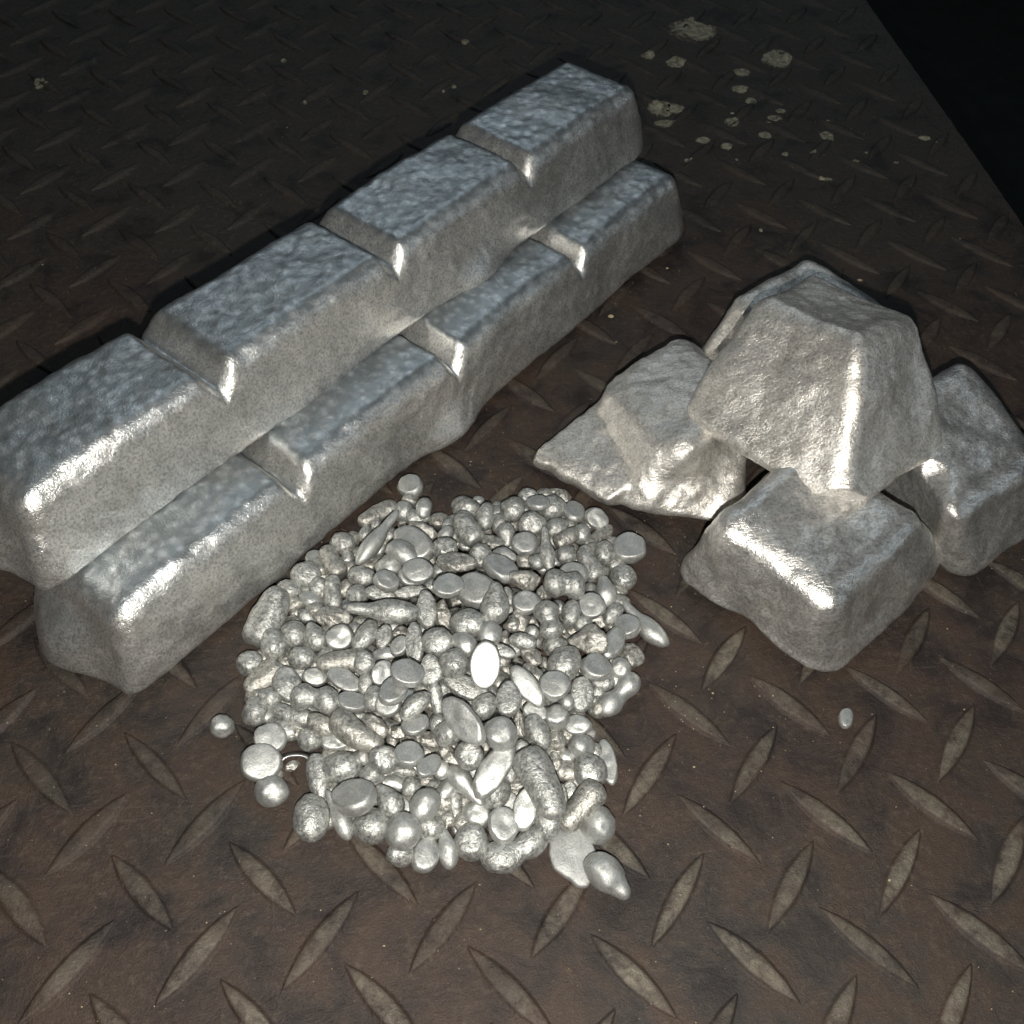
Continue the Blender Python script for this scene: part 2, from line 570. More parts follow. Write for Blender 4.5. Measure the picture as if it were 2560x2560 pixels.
def spot_mesh(cx, cy, ax, ay, bx, by, seed):
    n = 30
    rows = [(1.0, 0.003), (0.93, 0.010), (0.75, 0.014), (0.55, 0.014), (0.35, 0.014), (0.17, 0.014)]
    verts, faces = [], []
    rnd = random.Random(seed)
    ph = [rnd.uniform(0, 6.28) for _ in range(4)]
    big = math.hypot(ax, ay) > 0.32
    def add(px_, py_, z):
        verts.append((px_ * U, py_ * U, (z + plate_height(cx + px_, cy + py_)) * U))
    for (s, z) in rows:
        for k in range(n):
            a = 2 * math.pi * k / n
            w = 1 + (0.12 if big else 0.08) * math.sin(2 * a + ph[0]) + 0.06 * math.sin(3 * a + ph[1]) + (0.05 if big else 0.03) * math.sin(7 * a + ph[2])
            ca, sa = math.cos(a) * s * w, math.sin(a) * s * w
            add(ax * ca + bx * sa, ay * ca + by * sa, z)
    add(0, 0, 0.014)
    for r in range(len(rows) - 1):
        for k in range(n):
            a, b = r * n + k, r * n + (k + 1) % n
            faces.append((a, b, b + n, a + n))
    e = (len(rows) - 1) * n
    for k in range(n):
        faces.append((e + k, e + (k + 1) % n, e + n))
    return mesh_np("paint_spot", verts, faces)

for i, (x, y, ax, ay, bx, by) in enumerate(SPOTS):
    link("paint_spot", spot_mesh(x, y, ax, ay, bx, by, i), M_PAINT, plate, (x * U, y * U, 0.0))

# ------------------------------------------------------------------ rounded box grid
def box_grid(nx, ny, nz):
    idx, co, quads = {}, [], []
    def vid(i, j, k):
        key = (i, j, k)
        if key not in idx:
            idx[key] = len(co)
            co.append((2 * i / nx - 1, 2 * j / ny - 1, 2 * k / nz - 1))
        return idx[key]
    for i in range(nx):
        for j in range(ny):
            quads.append([vid(i, j, 0), vid(i, j + 1, 0), vid(i + 1, j + 1, 0), vid(i + 1, j, 0)])
            quads.append([vid(i, j, nz), vid(i + 1, j, nz), vid(i + 1, j + 1, nz), vid(i, j + 1, nz)])
    for i in range(nx):
        for k in range(nz):
            quads.append([vid(i, 0, k), vid(i + 1, 0, k), vid(i + 1, 0, k + 1), vid(i, 0, k + 1)])
            quads.append([vid(i, ny, k), vid(i, ny, k + 1), vid(i + 1, ny, k + 1), vid(i + 1, ny, k)])
    for j in range(ny):
        for k in range(nz):
            quads.append([vid(0, j, k), vid(0, j, k + 1), vid(0, j + 1, k + 1), vid(0, j + 1, k)])
            quads.append([vid(nx, j, k), vid(nx, j + 1, k), vid(nx, j + 1, k + 1), vid(nx, j, k + 1)])
    return np.array(co), np.array(quads)

def rounded(co, h, r):
    h = np.array(h, float)
    p = co * h
    inner = np.clip(p, -(h - r), h - r)
    d = p - inner
    n = np.linalg.norm(d, axis=1, keepdims=True)
    return inner + np.where(n > 1e-9, d / np.maximum(n, 1e-9) * r, 0)

def bumpy(co, quads, terms, seed):
    n = normals_of(co, quads)
    d = 0
    for k, (f, a, o) in enumerate(terms):
        d = d + a * fbm(co * f, seed + 31 * k, o)
    return co + n * d[:, None]

# ------------------------------------------------------------------ segmented bars
TH = math.radians(44.4)
E1 = np.array([math.cos(TH), math.sin(TH), 0])
E2 = np.array([math.sin(TH), -math.cos(TH), 0])      # toward the camera side
E3 = np.array([0, 0, 1.0])
H_BAR, W_BASE, INSET = 1.70, 2.92, 0.40

def bar_mesh(s_c, z0, notches, lips, seed):
    t0, t1 = -4.42, 13.16
    Lh, tc = (t1 - t0) / 2, (t1 + t0) / 2
    co, quads = box_grid(300, 50, 32)
    # finer sampling at the ends
    co[:, 0] = co[:, 0] * 0.9 + 0.1 * np.sign(co[:, 0]) * np.abs(co[:, 0]) ** 0.3 * np.abs(co[:, 0])
    rz = 0.13 + 0.27 * np.clip((co[:, 2] + 1) / 1.7, 0, 1) ** 1.3
    p = rounded(co, (Lh, W_BASE / 2, H_BAR / 2), rz[:, None])
    vz = (p[:, 2] + H_BAR / 2) / H_BAR
    w = p[:, 1] / (W_BASE / 2)
    x = p[:, 0]
    # stretch ends inward with the draft
    t = tc + x * (1 - 0.48 / Lh * vz)
    # top profile with saddles between the segments
    hgt = np.full(len(t), H_BAR)
    for (tn, dep, wl, wr) in notches:
        u = np.where(t < tn, (tn - t) / wl, (t - tn) / wr)
        u = np.clip(u, 0, 1)
        q = u * 1.32
        prof = 1 - (q - 0.10 * np.logaddexp(0, (q - 1) / 0.10))
        hgt = hgt - dep * np.clip(prof, 0, 1)
    crown = 0.022 * np.cos(np.clip((t - t0) / 4.4 * 2 * math.pi, -50, 50))
    z = vz * (hgt - crown)
    hw = W_BASE / 2 - INSET * z / H_BAR
    dfar = np.clip((t1 - t) / 0.75, 0, 1)
    dnear = np.clip((t - t0) / 0.5, 0, 1)
    hw = hw * (1 - 0.26 * (1 - dfar) ** 2) * (1 - 0.10 * (1 - dnear) ** 2)
    s = w * hw
    low = np.exp(-(z / 0.45) ** 2)
    for (tl, wd, am, side) in lips:
        gsn = np.exp(-((t - tl) / wd) ** 2)
        s = s + side * am * gsn * low * np.clip(w * side, 0, 1) ** 0.5
    # poured tab at the near end
    endw = np.clip((tc - Lh * 0.90 - t) / 0.5, 0, 1)
    tab = np.exp(-((s - -0.25) / 0.75) ** 2) * np.exp(-(z / 0.95) ** 4)
    t = t - 0.46 * endw * tab
    loc = np.stack([t, s, z], 1)
    loc = bumpy(loc * np.array([1, -1, 1.0]), quads, [(0.5, 0.036, 2), (1.8, 0.016, 3), (6.0, 0.010, 3)], seed)
    loc[:, 1] *= -1
    t, s, z = loc[:, 0], loc[:, 1] + s_c, np.maximum(loc[:, 2], 0.0) + z0
    W = t[:, None] * E1 + s[:, None] * E2 + z[:, None] * E3
    return W, quads

def link_np(name, W, quads, mat, origin, flip=False):
    W = (W - np.array(origin)) * U
    if flip:
        quads = quads[:, ::-1]
    me = mesh_np(name, W, quads.tolist())
    return link(name, me, mat, None, tuple(np.array(origin) * U))

def origin_of(W):
    return (float(W[:, 0].mean()), float(W[:, 1].mean()), float(W[:, 2].min()))

W, Q = bar_mesh(-8.7 - W_BASE / 2, 0.078, [(-0.07, 0.54, 0.34, 0.48), (4.22, 0.50, 0.34, 0.48), (8.52, 0.48, 0.32, 0.42)], [(3.75, 0.75, 0.30, 1), (-1.0, 0.5, 0.06, 1)], 5)
o = link_np("segmented_ingot", W, Q, M_BAR, origin_of(W), True)
tag(o, "lower long segmented silver ingot bar resting on the tread plate beside the nuggets", "ingot", "long segmented ingot bars")
W, Q = bar_mesh(-10.18 - W_BASE / 2, H_BAR + 0.085, [(-0.19, 0.48, 0.40, 0.52), (4.20, 0.43, 0.36, 0.46), (8.38, 0.42, 0.34, 0.44)], [(6.3, 0.85, 0.26, 1), (1.2, 0.5, 0.05, 1)], 23)
o = link_np("segmented_ingot", W, Q, M_BAR, origin_of(W), True)
tag(o, "upper long segmented silver ingot bar stacked on the lower one, running off the left", "ingot", "long segmented ingot bars")

# ------------------------------------------------------------------ broken ingot blocks
def hexa(bot, top, r=0.26, n=56):
    """bot/top: four corners each, in the order left, front, right, back"""
    co, quads = box_grid(n, n, n)
    p = rounded(co, (1, 1, 1), r)
    a, b, c = (p[:, 0] + 1) / 2, (p[:, 1] + 1) / 2, (p[:, 2] + 1) / 2
    B = [np.array(q, float) for q in bot]
    T = [np.array(q, float) for q in top]
    def bil(Lf, Fr, Rt, Bk):
        return ((1 - a) * (1 - b))[:, None] * Fr + (a * (1 - b))[:, None] * Rt + (a * b)[:, None] * Bk + ((1 - a) * b)[:, None] * Lf
    W = (1 - c)[:, None] * bil(*B) + c[:, None] * bil(*T)
    return W, quads

def dents(W, lst):
    for (c, r, a) in lst:
        c = np.array(c, float)
        d = np.linalg.norm(W - c, axis=1)
        ctr = W.mean(axis=0)
        dr = ctr - c
        dr /= np.linalg.norm(dr)
        W = W + (a * np.exp(-(d / r) ** 2))[:, None] * dr
    return W

BN = [(0.5, 0.10, 2), (1.3, 0.03, 3), (5.0, 0.010, 3)]
def grow(pts, f):
    c = np.mean(np.array(pts, float), axis=0)
    return [tuple(c + (np.array(p) - c) * np.array([f, f, 1.0])) for p in pts]

def block(label, bot, top, mat, seed, dent=(), r=0.26, f=1.05, terms=None, chop=None):
    W, Q = hexa(grow(bot, f), grow(top, f), r)
    if chop:
        c = W.mean(axis=0)
        d = np.array(chop[0]) - c
        L = np.linalg.norm(d)
        d /= L
        q = (W - c) @ d
        lim = q.max() - chop[1]
        W = W - np.where(q > lim, (q - lim) * 0.8, 0)[:, None] * d
    W = dents(W, dent)
    W = bumpy(W, Q, terms or BN, seed)
    W[:, 2] = np.maximum(W[:, 2], 0.08)
    o = link_np("ingot_block", W, Q, mat, origin_of(W))
    tag(o, label, "ingot block", "broken ingot blocks piled on the tread plate")
    return o

# front block, on the plate
block("front ingot block with a bright white top, carrying the topmost block",
      [(0.28, 4.78, 0), (2.58, 2.32, 0), (5.75, 4.68, 0), (3.3, 7.3, 0)],
      [(1.03, 4.68, 1.95), (2.39, 3.00, 1.64), (4.36, 4.40, 1.95), (2.95, 6.1, 2.20)],
      M_BLOCK, 41, r=0.30, f=1.09, dent=[((3.05, 4.9, 2.05), 0.75, 0.22), ((1.35, 3.55, 0.1), 0.5, 0.12)])
# block at the right edge
block("rightmost ingot block with a thumb-sized dimple, cut off by the right edge of the picture",
      [(4.4, 7.6, 0), (5.75, 4.15, 0), (8.55, 5.45, 0), (7.6, 9.0, 0)],
      [(5.0, 7.5, 1.85), (5.08, 4.48, 1.78), (7.25, 5.65, 1.88), (6.95, 8.2, 1.95)],
      M_BLOCK, 52, r=0.32, f=1.07, dent=[((5.02, 5.35, 1.85), 0.30, 0.30), ((5.95, 4.75, 1.2), 0.5, 0.08)])
# block at the back, mostly hidden
block("rearmost ingot block, mostly hidden behind the topmost one",
      [(2.15, 10.6, 0), (3.9, 8.2, 0), (6.9, 10.3, 0), (5.3, 13.2, 0)],
      [(2.95, 10.9, 1.55), (3.9, 9.3, 1.6), (6.05, 10.3, 1.7), (4.95, 12.05, 1.75)],
      M_BLOCK_DULL, 63)

# left block with a torn flap of metal running out of it
def left_block():
    W1, Q1 = hexa([(-0.85, 8.95, 0.08), (-0.55, 6.35, 0.08), (1.85, 5.40, 0.08), (3.1, 9.0, 0.08)],
                  [(-0.40, 8.75, 1.30), (0.90, 6.50, 1.78), (2.7, 7.9, 1.60), (1.45, 10.3, 1.50)], 0.42, 44)
    W1 = grow_np(W1, 1.05)
    W2, Q2 = hexa([(0.0, 9.2, 0.08), (-1.98, 7.80, 0.12), (-0.58, 6.42, 0.10), (1.4, 7.4, 0.10)],
                  [(0.1, 9.2, 1.0), (-1.94, 7.78, 0.40), (-0.60, 6.40, 0.42), (1.2, 7.2, 1.35)], 0.2, 40)
    # ragged torn edge of the flap
    edge = np.clip(1 - np.abs((W2[:, 0] + 1.2) + (W2[:, 1] - 7.1)) / 0.35, 0, 1)
    jag = vnoise(W2 * np.array([5.0, 5.0, 0.5]), 8)
    W2[:, 0] += edge * jag * 0.09
    W2[:, 1] += edge * jag * 0.09
    me = mesh_np("tmp", np.concatenate([W1, W2]) * U, np.concatenate([Q1, Q2 + len(W1)]).tolist())
    o = bpy.data.objects.new("tmp", me)
    COL.objects.link(o)
    rm = o.modifiers.new("r", 'REMESH')
    rm.mode = 'VOXEL'
    rm.voxel_size = 0.042 * U
    sm = o.modifiers.new("s", 'SMOOTH')
    sm.iterations = 14
    sm.factor = 0.5
    dg = bpy.context.evaluated_depsgraph_get()
    ev = o.evaluated_get(dg)
    m2 = ev.to_mesh()
    co = np.empty(len(m2.vertices) * 3)
    m2.vertices.foreach_get("co", co)
    co = co.reshape(-1, 3) / U
    fc = [list(p.vertices) for p in m2.polygons]
    ev.to_mesh_clear()
    bpy.data.objects.remove(o)
    fc = [f for f in fc if len(f) == 4]
    return co, np.array(fc)

def grow_np(W, f):
    c = W.mean(axis=0)
    return c + (W - c) * np.array([f, f, 1.0])

W, Q = left_block()
W = dents(W, [((0.75, 7.4, 1.5), 0.40, 0.12), ((0.55, 6.6, 0.8), 0.35, 0.12), ((1.5, 6.35, 0.9), 0.3, 0.08)])
W = bumpy(W, Q, [(0.7, 0.05, 2), (1.7, 0.035, 3), (5.5, 0.010, 3)], 77)
W[:, 2] = np.maximum(W[:, 2], 0.08)
o = link_np("ingot_block", W, Q, M_BLOCK_DULL, origin_of(W))
tag(o, "lumpy leftmost ingot block with a torn flat flap reaching toward the nuggets", "ingot block", "broken ingot blocks piled on the tread plate")

# topmost block, leaning back on the others
block("topmost ingot block, leaning back on the others with its tall bright face forward",
      [(0.85, 7.55, 1.45), (3.05, 4.42, 1.86), (5.72, 5.95, 1.55), (4.2, 9.4, 1.2)],
      [(2.42, 8.75, 3.30), (3.55, 6.92, 3.92), (5.2, 7.8, 3.50), (3.85, 9.75, 3.0)],
      M_BLOCK_DULL, 85, f=1.03, r=0.21, chop=((3.05, 4.42, 1.86), 0.28), dent=[((1.85, 7.0, 2.0), 0.30, 0.07)])


# ------------------------------------------------------------------ nuggets
def ico(sub):
    bm = bmesh.new()
    bmesh.ops.create_icosphere(bm, subdivisions=sub, radius=1.0)
    co = np.array([v.co[:] for v in bm.verts])
    fc = np.array([[v.index for v in f.verts] for f in bm.faces])
    bm.free()
    return co, fc
ICO = {3: ico(3), 4: ico(4)}

def nugget_np(kind, a, b, c, seed):
    rs = np.random.RandomState(seed)
    co, fc = ICO[4 if max(a, b) > 0.17 else 3]
    p = co.copy()
    off = rs.uniform(-50, 50, 3)
    ax = a
    if kind in 'bB':
        ax = a
        if rs.rand() < 0.35:
            p[:, 2] = np.where(p[:, 2] > 0.72, 0.72 + (p[:, 2] - 0.72) * 0.35, p[:, 2])
    if kind in 'fFH':
        k = {'f': 0.46, 'F': 0.40, 'H': 0.2}[kind] + rs.uniform(-0.10, 0.14)
        p[:, 2] = np.where(p[:, 2] > k, k + (p[:, 2] - k) * 0.10, p[:, 2])
        p[:, 2] -= (k - 1) / 2 * 0.6
        rr = np.hypot(p[:, 0], p[:, 1])
        p[:, :2] *= (1.04 if kind != 'f' else 1.0)
    x = p[:, 0]
    if kind == 't':
        el = a / b
        sl = 5.0 if el < 2 else 6.5
        c0 = 0.35 if el < 2 else 0.05
        g_ = 1 / (1 + np.exp((x - c0) * sl))
        g_ = 0.42 + 0.58 * g_
        bl = np.minimum(np.clip(1 - np.abs(x) ** 6, 0, 1) ** 0.5 / np.maximum(np.sqrt(np.clip(1 - x * x, 1e-6, 1)), 0.2), 2.2)
        g_ = g_ * np.where(x > 0, bl, 1)
        p[:, 1] *= g_
        p[:, 2] *= g_
        p[:, 1] += rs.uniform(-0.15, 0.15) * x * x
    if kind == 'p':
        g_ = 1 - rs.uniform(0.28, 0.42) * np.exp(-((x - rs.uniform(-0.1, 0.1)) / 0.32) ** 2)
        y2 = np.sqrt(np.clip(1 - np.abs(x) ** 3.4, 0, 1)) / np.maximum(np.sqrt(np.clip(1 - x * x, 1e-6, 1)), 0.12)
        p[:, 1] *= g_ * np.minimum(y2, 1.5)
        p[:, 2] *= g_ * np.minimum(y2, 1.5)
        p[:, 1] += rs.uniform(-0.3, 0.3) * (x * x - 0.4)
    if kind == 's':
        y2 = np.clip(1 - np.abs(x) ** 5.0, 0, 1) ** 0.42 / np.maximum(np.sqrt(np.clip(1 - x * x, 1e-6, 1)), 0.15)
        y2 = np.minimum(y2, 2.2) * (1 - 0.18 * x * rs.choice([-1, 1]))
        p[:, 1] *= y2
        p[:, 2] *= y2
        p[:, 1] += rs.uniform(-0.3, 0.3) * (x * x - 0.4)
    if kind == 'e':
        p[:, 1] += rs.uniform(-0.16, 0.16) * x * x
        p[:, 1:] *= (1 + rs.uniform(-0.16, 0.16) * x)[:, None]
        if rs.rand() < 0.4:
            p[:, 2] = np.where(p[:, 2] > 0.5, 0.5 + (p[:, 2] - 0.5) * 0.25, p[:, 2])
    if kind == 'k':
        # chipped facets
        for _ in range(9):
            d = rs.normal(size=3)
            d /= np.linalg.norm(d)
            h = rs.uniform(0.55, 0.85)
            q = p @ d
            p = p - np.where(q > h, (q - h) * 0.85, 0)[:, None] * d
    if kind == 'K':
        ang = np.arctan2(p[:, 1], p[:, 0])
        w = 1 + 0.07 * np.sin(3 * ang + 1) + 0.05 * np.sin(5 * ang + 2) + 0.015 * np.sin(13 * ang)
        p[:, 0] *= w
        p[:, 1] *= w
        p[:, 2] = np.sign(p[:, 2]) * np.abs(p[:, 2]) ** 0.35
    amp = {'b': 0.105, 'B': 0.08, 'e': 0.08, 'f': 0.085, 'F': 0.06, 'H': 0.006, 't': 0.07, 'p': 0.09, 's': 0.09, 'k': 0.15, 'K': 0.035}[kind]
    p *= np.array([a, b, c])
    n = p / np.maximum(np.linalg.norm(p, axis=1, keepdims=True), 1e-6)
    m_ = min(a, b)
    q = p / m_
    d = amp * m_ * fbm(q * 1.1 + off, seed, 3)
    if kind in 'bBpet':
        # wrinkled skin of a chilled drop
        rid = 1 - np.abs(vnoise(q * np.array([3.2, 5.5, 3.2]) + off, seed + 9))
        d = d + 0.055 * m_ * rid ** 4 * (0.35 + 0.65 * vnoise(q * 1.3 + off, seed + 3))
    if kind == 'k':
        d = d + 0.07 * m_ * fbm(q * 4.0 + off, seed + 5, 2)
    p = p + n * d[:, None]
    return p, fc

CORE = [
('b', (-5.736, 6.029, 0.216), (0.993, -0.109, 0.035), (-0.065, -0.294, 0.954), 0.242, 0.225, 0.216, 'large round nugget near the upper left edge of the heap, above a medium bean'),
('f', (-6.266, 5.778, 0.143), (0.968, -0.083, -0.236), (0.23, -0.078, 0.97), 0.181, 0.171, 0.143, 'medium flat-faced nugget at the far upper left edge of the heap, above a large ball'),
('s', (-5.928, 5.601, 0.261), (0.393, -0.908, -0.147), (-0.039, -0.176, 0.984), 0.351, 0.189, 0.159, 'very large stubby rod-shaped nugget near the upper left edge, left of a medium bean'),
('e', (-5.662, 5.723, 0.162), (0.476, 0.845, 0.245), (0.048, -0.303, 0.952), 0.181, 0.124, 0.104, 'medium smooth oval nugget near the upper left edge of the heap, above a medium lump'),
('b', (-6.396, 5.358, 0.246), (0.968, -0.064, -0.242), (0.23, -0.155, 0.961), 0.285, 0.256, 0.246, 'large round nugget at the far upper left edge of the heap, below a medium button'),
('b', (-6.186, 5.085, 0.25), (0.995, -0.088, -0.043), (0.016, -0.28, 0.96), 0.172, 0.184, 0.165, 'medium round nugget near the upper left edge of the heap, above a large bean'),
('b', (-6.71, 5.065, 0.198), (0.995, -0.1, -0.003), (-0.018, -0.208, 0.978), 0.239, 0.206, 0.198, 'large round nugget at the far upper left edge of the heap, above a small bean'),
('s', (-5.915, 4.893, 0.305), (-0.005, -0.95, -0.312), (0.03, -0.312, 0.95), 0.327, 0.16, 0.135, 'very large stubby rod-shaped nugget near the upper left edge, left of a medium rod'),
('e', (-6.314, 4.845, 0.169), (0.918, -0.333, -0.216), (0.11, -0.31, 0.944), 0.265, 0.179, 0.15, 'large smooth oval nugget near the upper left edge of the heap, below a medium ball'),
('s', (-7.034, 4.435, 0.273), (0.401, 0.864, 0.305), (-0.04, -0.316, 0.948), 0.555, 0.301, 0.253, 'large pale horn-shaped lump nugget at the left edge by the bar foot'),
('e', (-6.932, 3.842, 0.419), (0.149, -0.952, -0.267), (0.07, -0.259, 0.963), 0.292, 0.219, 0.184, 'large smooth oval nugget at the far left edge, left of a medium rod'),
('B', (-6.603, 4.071, 0.292), (0.995, -0.102, -0.006), (-0.037, -0.414, 0.909), 0.239, 0.247, 0.23, 'large bright round nugget at the far left edge of the heap, below a medium lump'),
('t', (-6.234, 3.931, 0.401), (-0.367, 0.908, 0.202), (-0.106, -0.256, 0.961), 0.294, 0.213, 0.191, 'large teardrop nugget near the left edge of the heap, right of a large ball'),
('e', (-6.387, 4.513, 0.159), (0.777, -0.547, -0.311), (0.217, -0.231, 0.949), 0.187, 0.129, 0.108, 'medium smooth oval nugget near the left edge of the heap, right of a small bean'),
('k', (-5.881, 4.314, 0.278), (0.93, -0.318, -0.185), (0.063, -0.358, 0.932), 0.407, 0.237, 0.142, 'very large rough crumbly nugget near the left edge of the heap, above a large button'),
('f', (-5.798, 3.818, 0.457), (0.995, -0.088, -0.045), (0.011, -0.357, 0.934), 0.243, 0.241, 0.202, 'large flat-faced nugget near the left edge of the heap, above a medium lump'),
('e', (-6.604, 4.678, 0.075), (0.995, -0.101, -0.01), (0.005, -0.05, 0.999), 0.107, 0.089, 0.075, 'small smooth oval nugget at the far left edge of the heap, above a medium lump'),
('f', (-4.38, 7.319, 0.21), (0.972, -0.118, 0.203), (-0.215, -0.102, 0.971), 0.258, 0.249, 0.21, 'flat-topped silver nugget lying alone against the foot of the lower segmented bar'),
('s', (-5.056, 6.728, 0.149), (0.86, 0.507, -0.068), (0.127, -0.084, 0.988), 0.433, 0.178, 0.149, 'very large stubby rod-shaped nugget near the upper left edge, above a medium bean'),
('b', (-4.543, 6.687, 0.241), (0.993, -0.086, -0.085), (0.066, -0.198, 0.978), 0.209, 0.209, 0.2, 'medium round nugget near the upper edge of the heap, left of a large rod'),
('s', (-4.291, 6.506, 0.269), (0.998, -0.016, 0.057), (-0.06, -0.268, 0.962), 0.232, 0.158, 0.132, 'large stubby rod-shaped nugget near the upper edge of the heap, below a large bean'),
('e', (-4.177, 6.556, 0.459), (0.227, 0.931, 0.287), (-0.049, -0.284, 0.958), 0.221, 0.15, 0.126, 'large smooth oval nugget near the upper edge of the heap, above a large rod'),
('t', (-5.06, 5.883, 0.549), (0.633, 0.746, 0.208), (0.08, -0.33, 0.941), 0.662, 0.195, 0.175, 'long dumbbell drop nugget slanting toward the upper right near the bar'),
('t', (-5.3, 6.287, 0.159), (0.211, 0.933, 0.293), (0.051, -0.31, 0.949), 0.199, 0.15, 0.135, 'medium teardrop nugget near the upper left edge of the heap, below a very large rod'),
('b', (-4.877, 6.144, 0.252), (0.99, -0.029, -0.141), (0.112, -0.456, 0.883), 0.174, 0.174, 0.167, 'medium round nugget near the upper left edge of the heap, above a small bean'),
('e', (-5.102, 6.471, 0.195), (0.363, 0.901, 0.238), (-0.127, -0.206, 0.97), 0.154, 0.092, 0.077, 'medium smooth oval nugget near the upper left edge of the heap, above a small bean'),
('k', (-4.191, 6.079, 0.299), (0.794, -0.588, -0.155), (-0.1, -0.378, 0.92), 0.341, 0.229, 0.137, 'very large rough crumbly nugget near the upper edge of the heap, below a large rod'),
('f', (-4.411, 5.632, 0.554), (0.722, -0.691, -0.037), (-0.158, -0.217, 0.963), 0.448, 0.305, 0.257, 'very large flat-faced nugget near the upper edge of the heap, above a large button'),
('e', (-4.622, 5.339, 0.732), (0.791, -0.604, -0.1), (-0.119, -0.313, 0.942), 0.331, 0.214, 0.18, 'very large smooth oval nugget near the upper left edge, left of a very large button'),
('k', (-4.005, 6.431, 0.162), (0.994, -0.109, 0.023), (-0.051, -0.264, 0.963), 0.116, 0.099, 0.06, 'small rough crumbly nugget near the upper edge of the heap, left of a medium bean'),
('e', (-5.04, 5.837, 0.211), (0.526, 0.734, 0.429), (-0.045, -0.48, 0.876), 0.146, 0.09, 0.075, 'small smooth oval nugget near the upper left edge of the heap, above a large lump'),
('k', (-5.072, 5.61, 0.209), (0.982, 0.179, 0.063), (-0.005, -0.307, 0.952), 0.219, 0.122, 0.073, 'large rough crumbly nugget near the upper left edge of the heap, below a small bean'),
('b', (-4.889, 5.226, 0.479), (0.995, -0.104, 0.003), (-0.039, -0.348, 0.937), 0.247, 0.216, 0.207, 'large round nugget near the upper left edge of the heap, above a large button'),
('f', (-4.375, 4.871, 0.759), (0.994, -0.092, -0.05), (0.026, -0.242, 0.97), 0.27, 0.234, 0.197, 'large flat-faced nugget on the upper slope of the heap, right of a medium button'),
('F', (-4.529, 4.973, 0.472), (0.966, -0.026, -0.256), (0.237, -0.298, 0.925), 0.205, 0.188, 0.151, 'medium bright flat-faced nugget on the upper left slope of the heap, above a medium lump'),
('f', (-4.955, 4.743, 0.704), (0.888, -0.257, -0.38), (0.357, -0.134, 0.924), 0.245, 0.203, 0.17, 'large flat-faced nugget on the upper left slope of the heap, above a large bean'),
('e', (-5.061, 4.669, 0.466), (0.951, -0.243, -0.189), (0.118, -0.281, 0.952), 0.286, 0.141, 0.118, 'large smooth oval nugget on the upper left slope of the heap, below a large button'),
('e', (-5.39, 5.122, 0.409), (0.981, -0.19, -0.032), (-0.04, -0.365, 0.93), 0.267, 0.184, 0.154, 'large smooth oval nugget near the upper left edge of the heap, above a medium ball'),
('b', (-5.483, 4.719, 0.404), (0.986, -0.06, -0.154), (0.131, -0.284, 0.95), 0.206, 0.182, 0.175, 'medium round nugget near the upper left edge of the heap, right of a medium rod'),
('e', (-4.533, 4.605, 0.533), (0.975, 0.188, -0.121), (0.183, -0.363, 0.914), 0.31, 0.116, 0.098, 'very large smooth oval nugget on the upper left slope, above right of a medium lump'),
('t', (-5.034, 4.077, 0.798), (-0.986, 0.161, 0.051), (-0.017, -0.396, 0.918), 0.677, 0.244, 0.22, 'long drop nugget lying sideways, tail left and bright bulb right'),
('e', (-4.269, 4.08, 0.728), (0.007, -0.974, -0.228), (-0.007, -0.228, 0.974), 0.363, 0.178, 0.15, 'very large smooth oval nugget on the upper left slope, left of a very large lump'),
('k', (-4.014, 4.09, 0.543), (-0.0, 0.984, 0.179), (-0.006, -0.179, 0.984), 0.348, 0.168, 0.101, 'very large rough crumbly nugget on the upper slope of the heap, above a medium rod'),
('k', (-3.661, 4.927, 0.824), (0.978, -0.178, -0.108), (0.068, -0.22, 0.973), 0.379, 0.239, 0.144, 'big pale crumbly block nugget high on the far slope of the heap'),
('b', (-3.847, 5.406, 0.666), (0.979, -0.063, -0.192), (0.175, -0.216, 0.961), 0.237, 0.198, 0.19, 'large round nugget near the upper edge of the heap, below a medium bean'),
('e', (-3.81, 5.928, 0.395), (0.547, 0.784, 0.294), (0.059, -0.386, 0.92), 0.208, 0.138, 0.116, 'medium smooth oval nugget near the upper edge of the heap, left of a small bean'),
('e', (-3.739, 6.256, 0.273), (0.535, 0.833, 0.137), (0.058, -0.199, 0.978), 0.159, 0.123, 0.103, 'medium smooth oval nugget near the upper edge of the heap, left of a medium ball'),
('e', (-3.655, 5.943, 0.28), (0.244, 0.905, 0.349), (-0.015, -0.356, 0.934), 0.141, 0.089, 0.075, 'small smooth oval nugget near the upper edge of the heap, right of a medium bean'),
('b', (-3.443, 5.691, 0.325), (0.992, -0.066, -0.104), (0.076, -0.337, 0.938), 0.137, 0.112, 0.108, 'small round nugget near the upper edge of the heap, right of a small bean'),
('b', (-3.408, 6.751, 0.231), (0.996, -0.087, -0.023), (-0.021, -0.478, 0.878), 0.218, 0.176, 0.169, 'large round nugget near the upper edge of the heap, above left of a large ball'),
('b', (-3.351, 6.496, 0.409), (0.99, -0.115, 0.075), (-0.092, -0.148, 0.985), 0.266, 0.208, 0.199, 'large round nugget near the upper edge of the heap, below right of a large ball'),
('b', (-3.083, 6.918, 0.131), (0.994, -0.11, 0.025), (-0.062, -0.342, 0.938), 0.118, 0.101, 0.097, 'small round nugget near the upper edge of the heap, right of a large ball'),
('s', (-3.392, 5.899, 0.582), (0.376, -0.908, -0.184), (-0.111, -0.242, 0.964), 0.359, 0.218, 0.184, 'very large stubby rod-shaped nugget near the upper edge of the heap, above a small ball'),
('e', (-3.03, 6.221, 0.484), (0.188, 0.89, 0.414), (0.033, -0.427, 0.903), 0.28, 0.171, 0.144, 'large smooth oval nugget near the upper edge of the heap, left of a medium ball'),
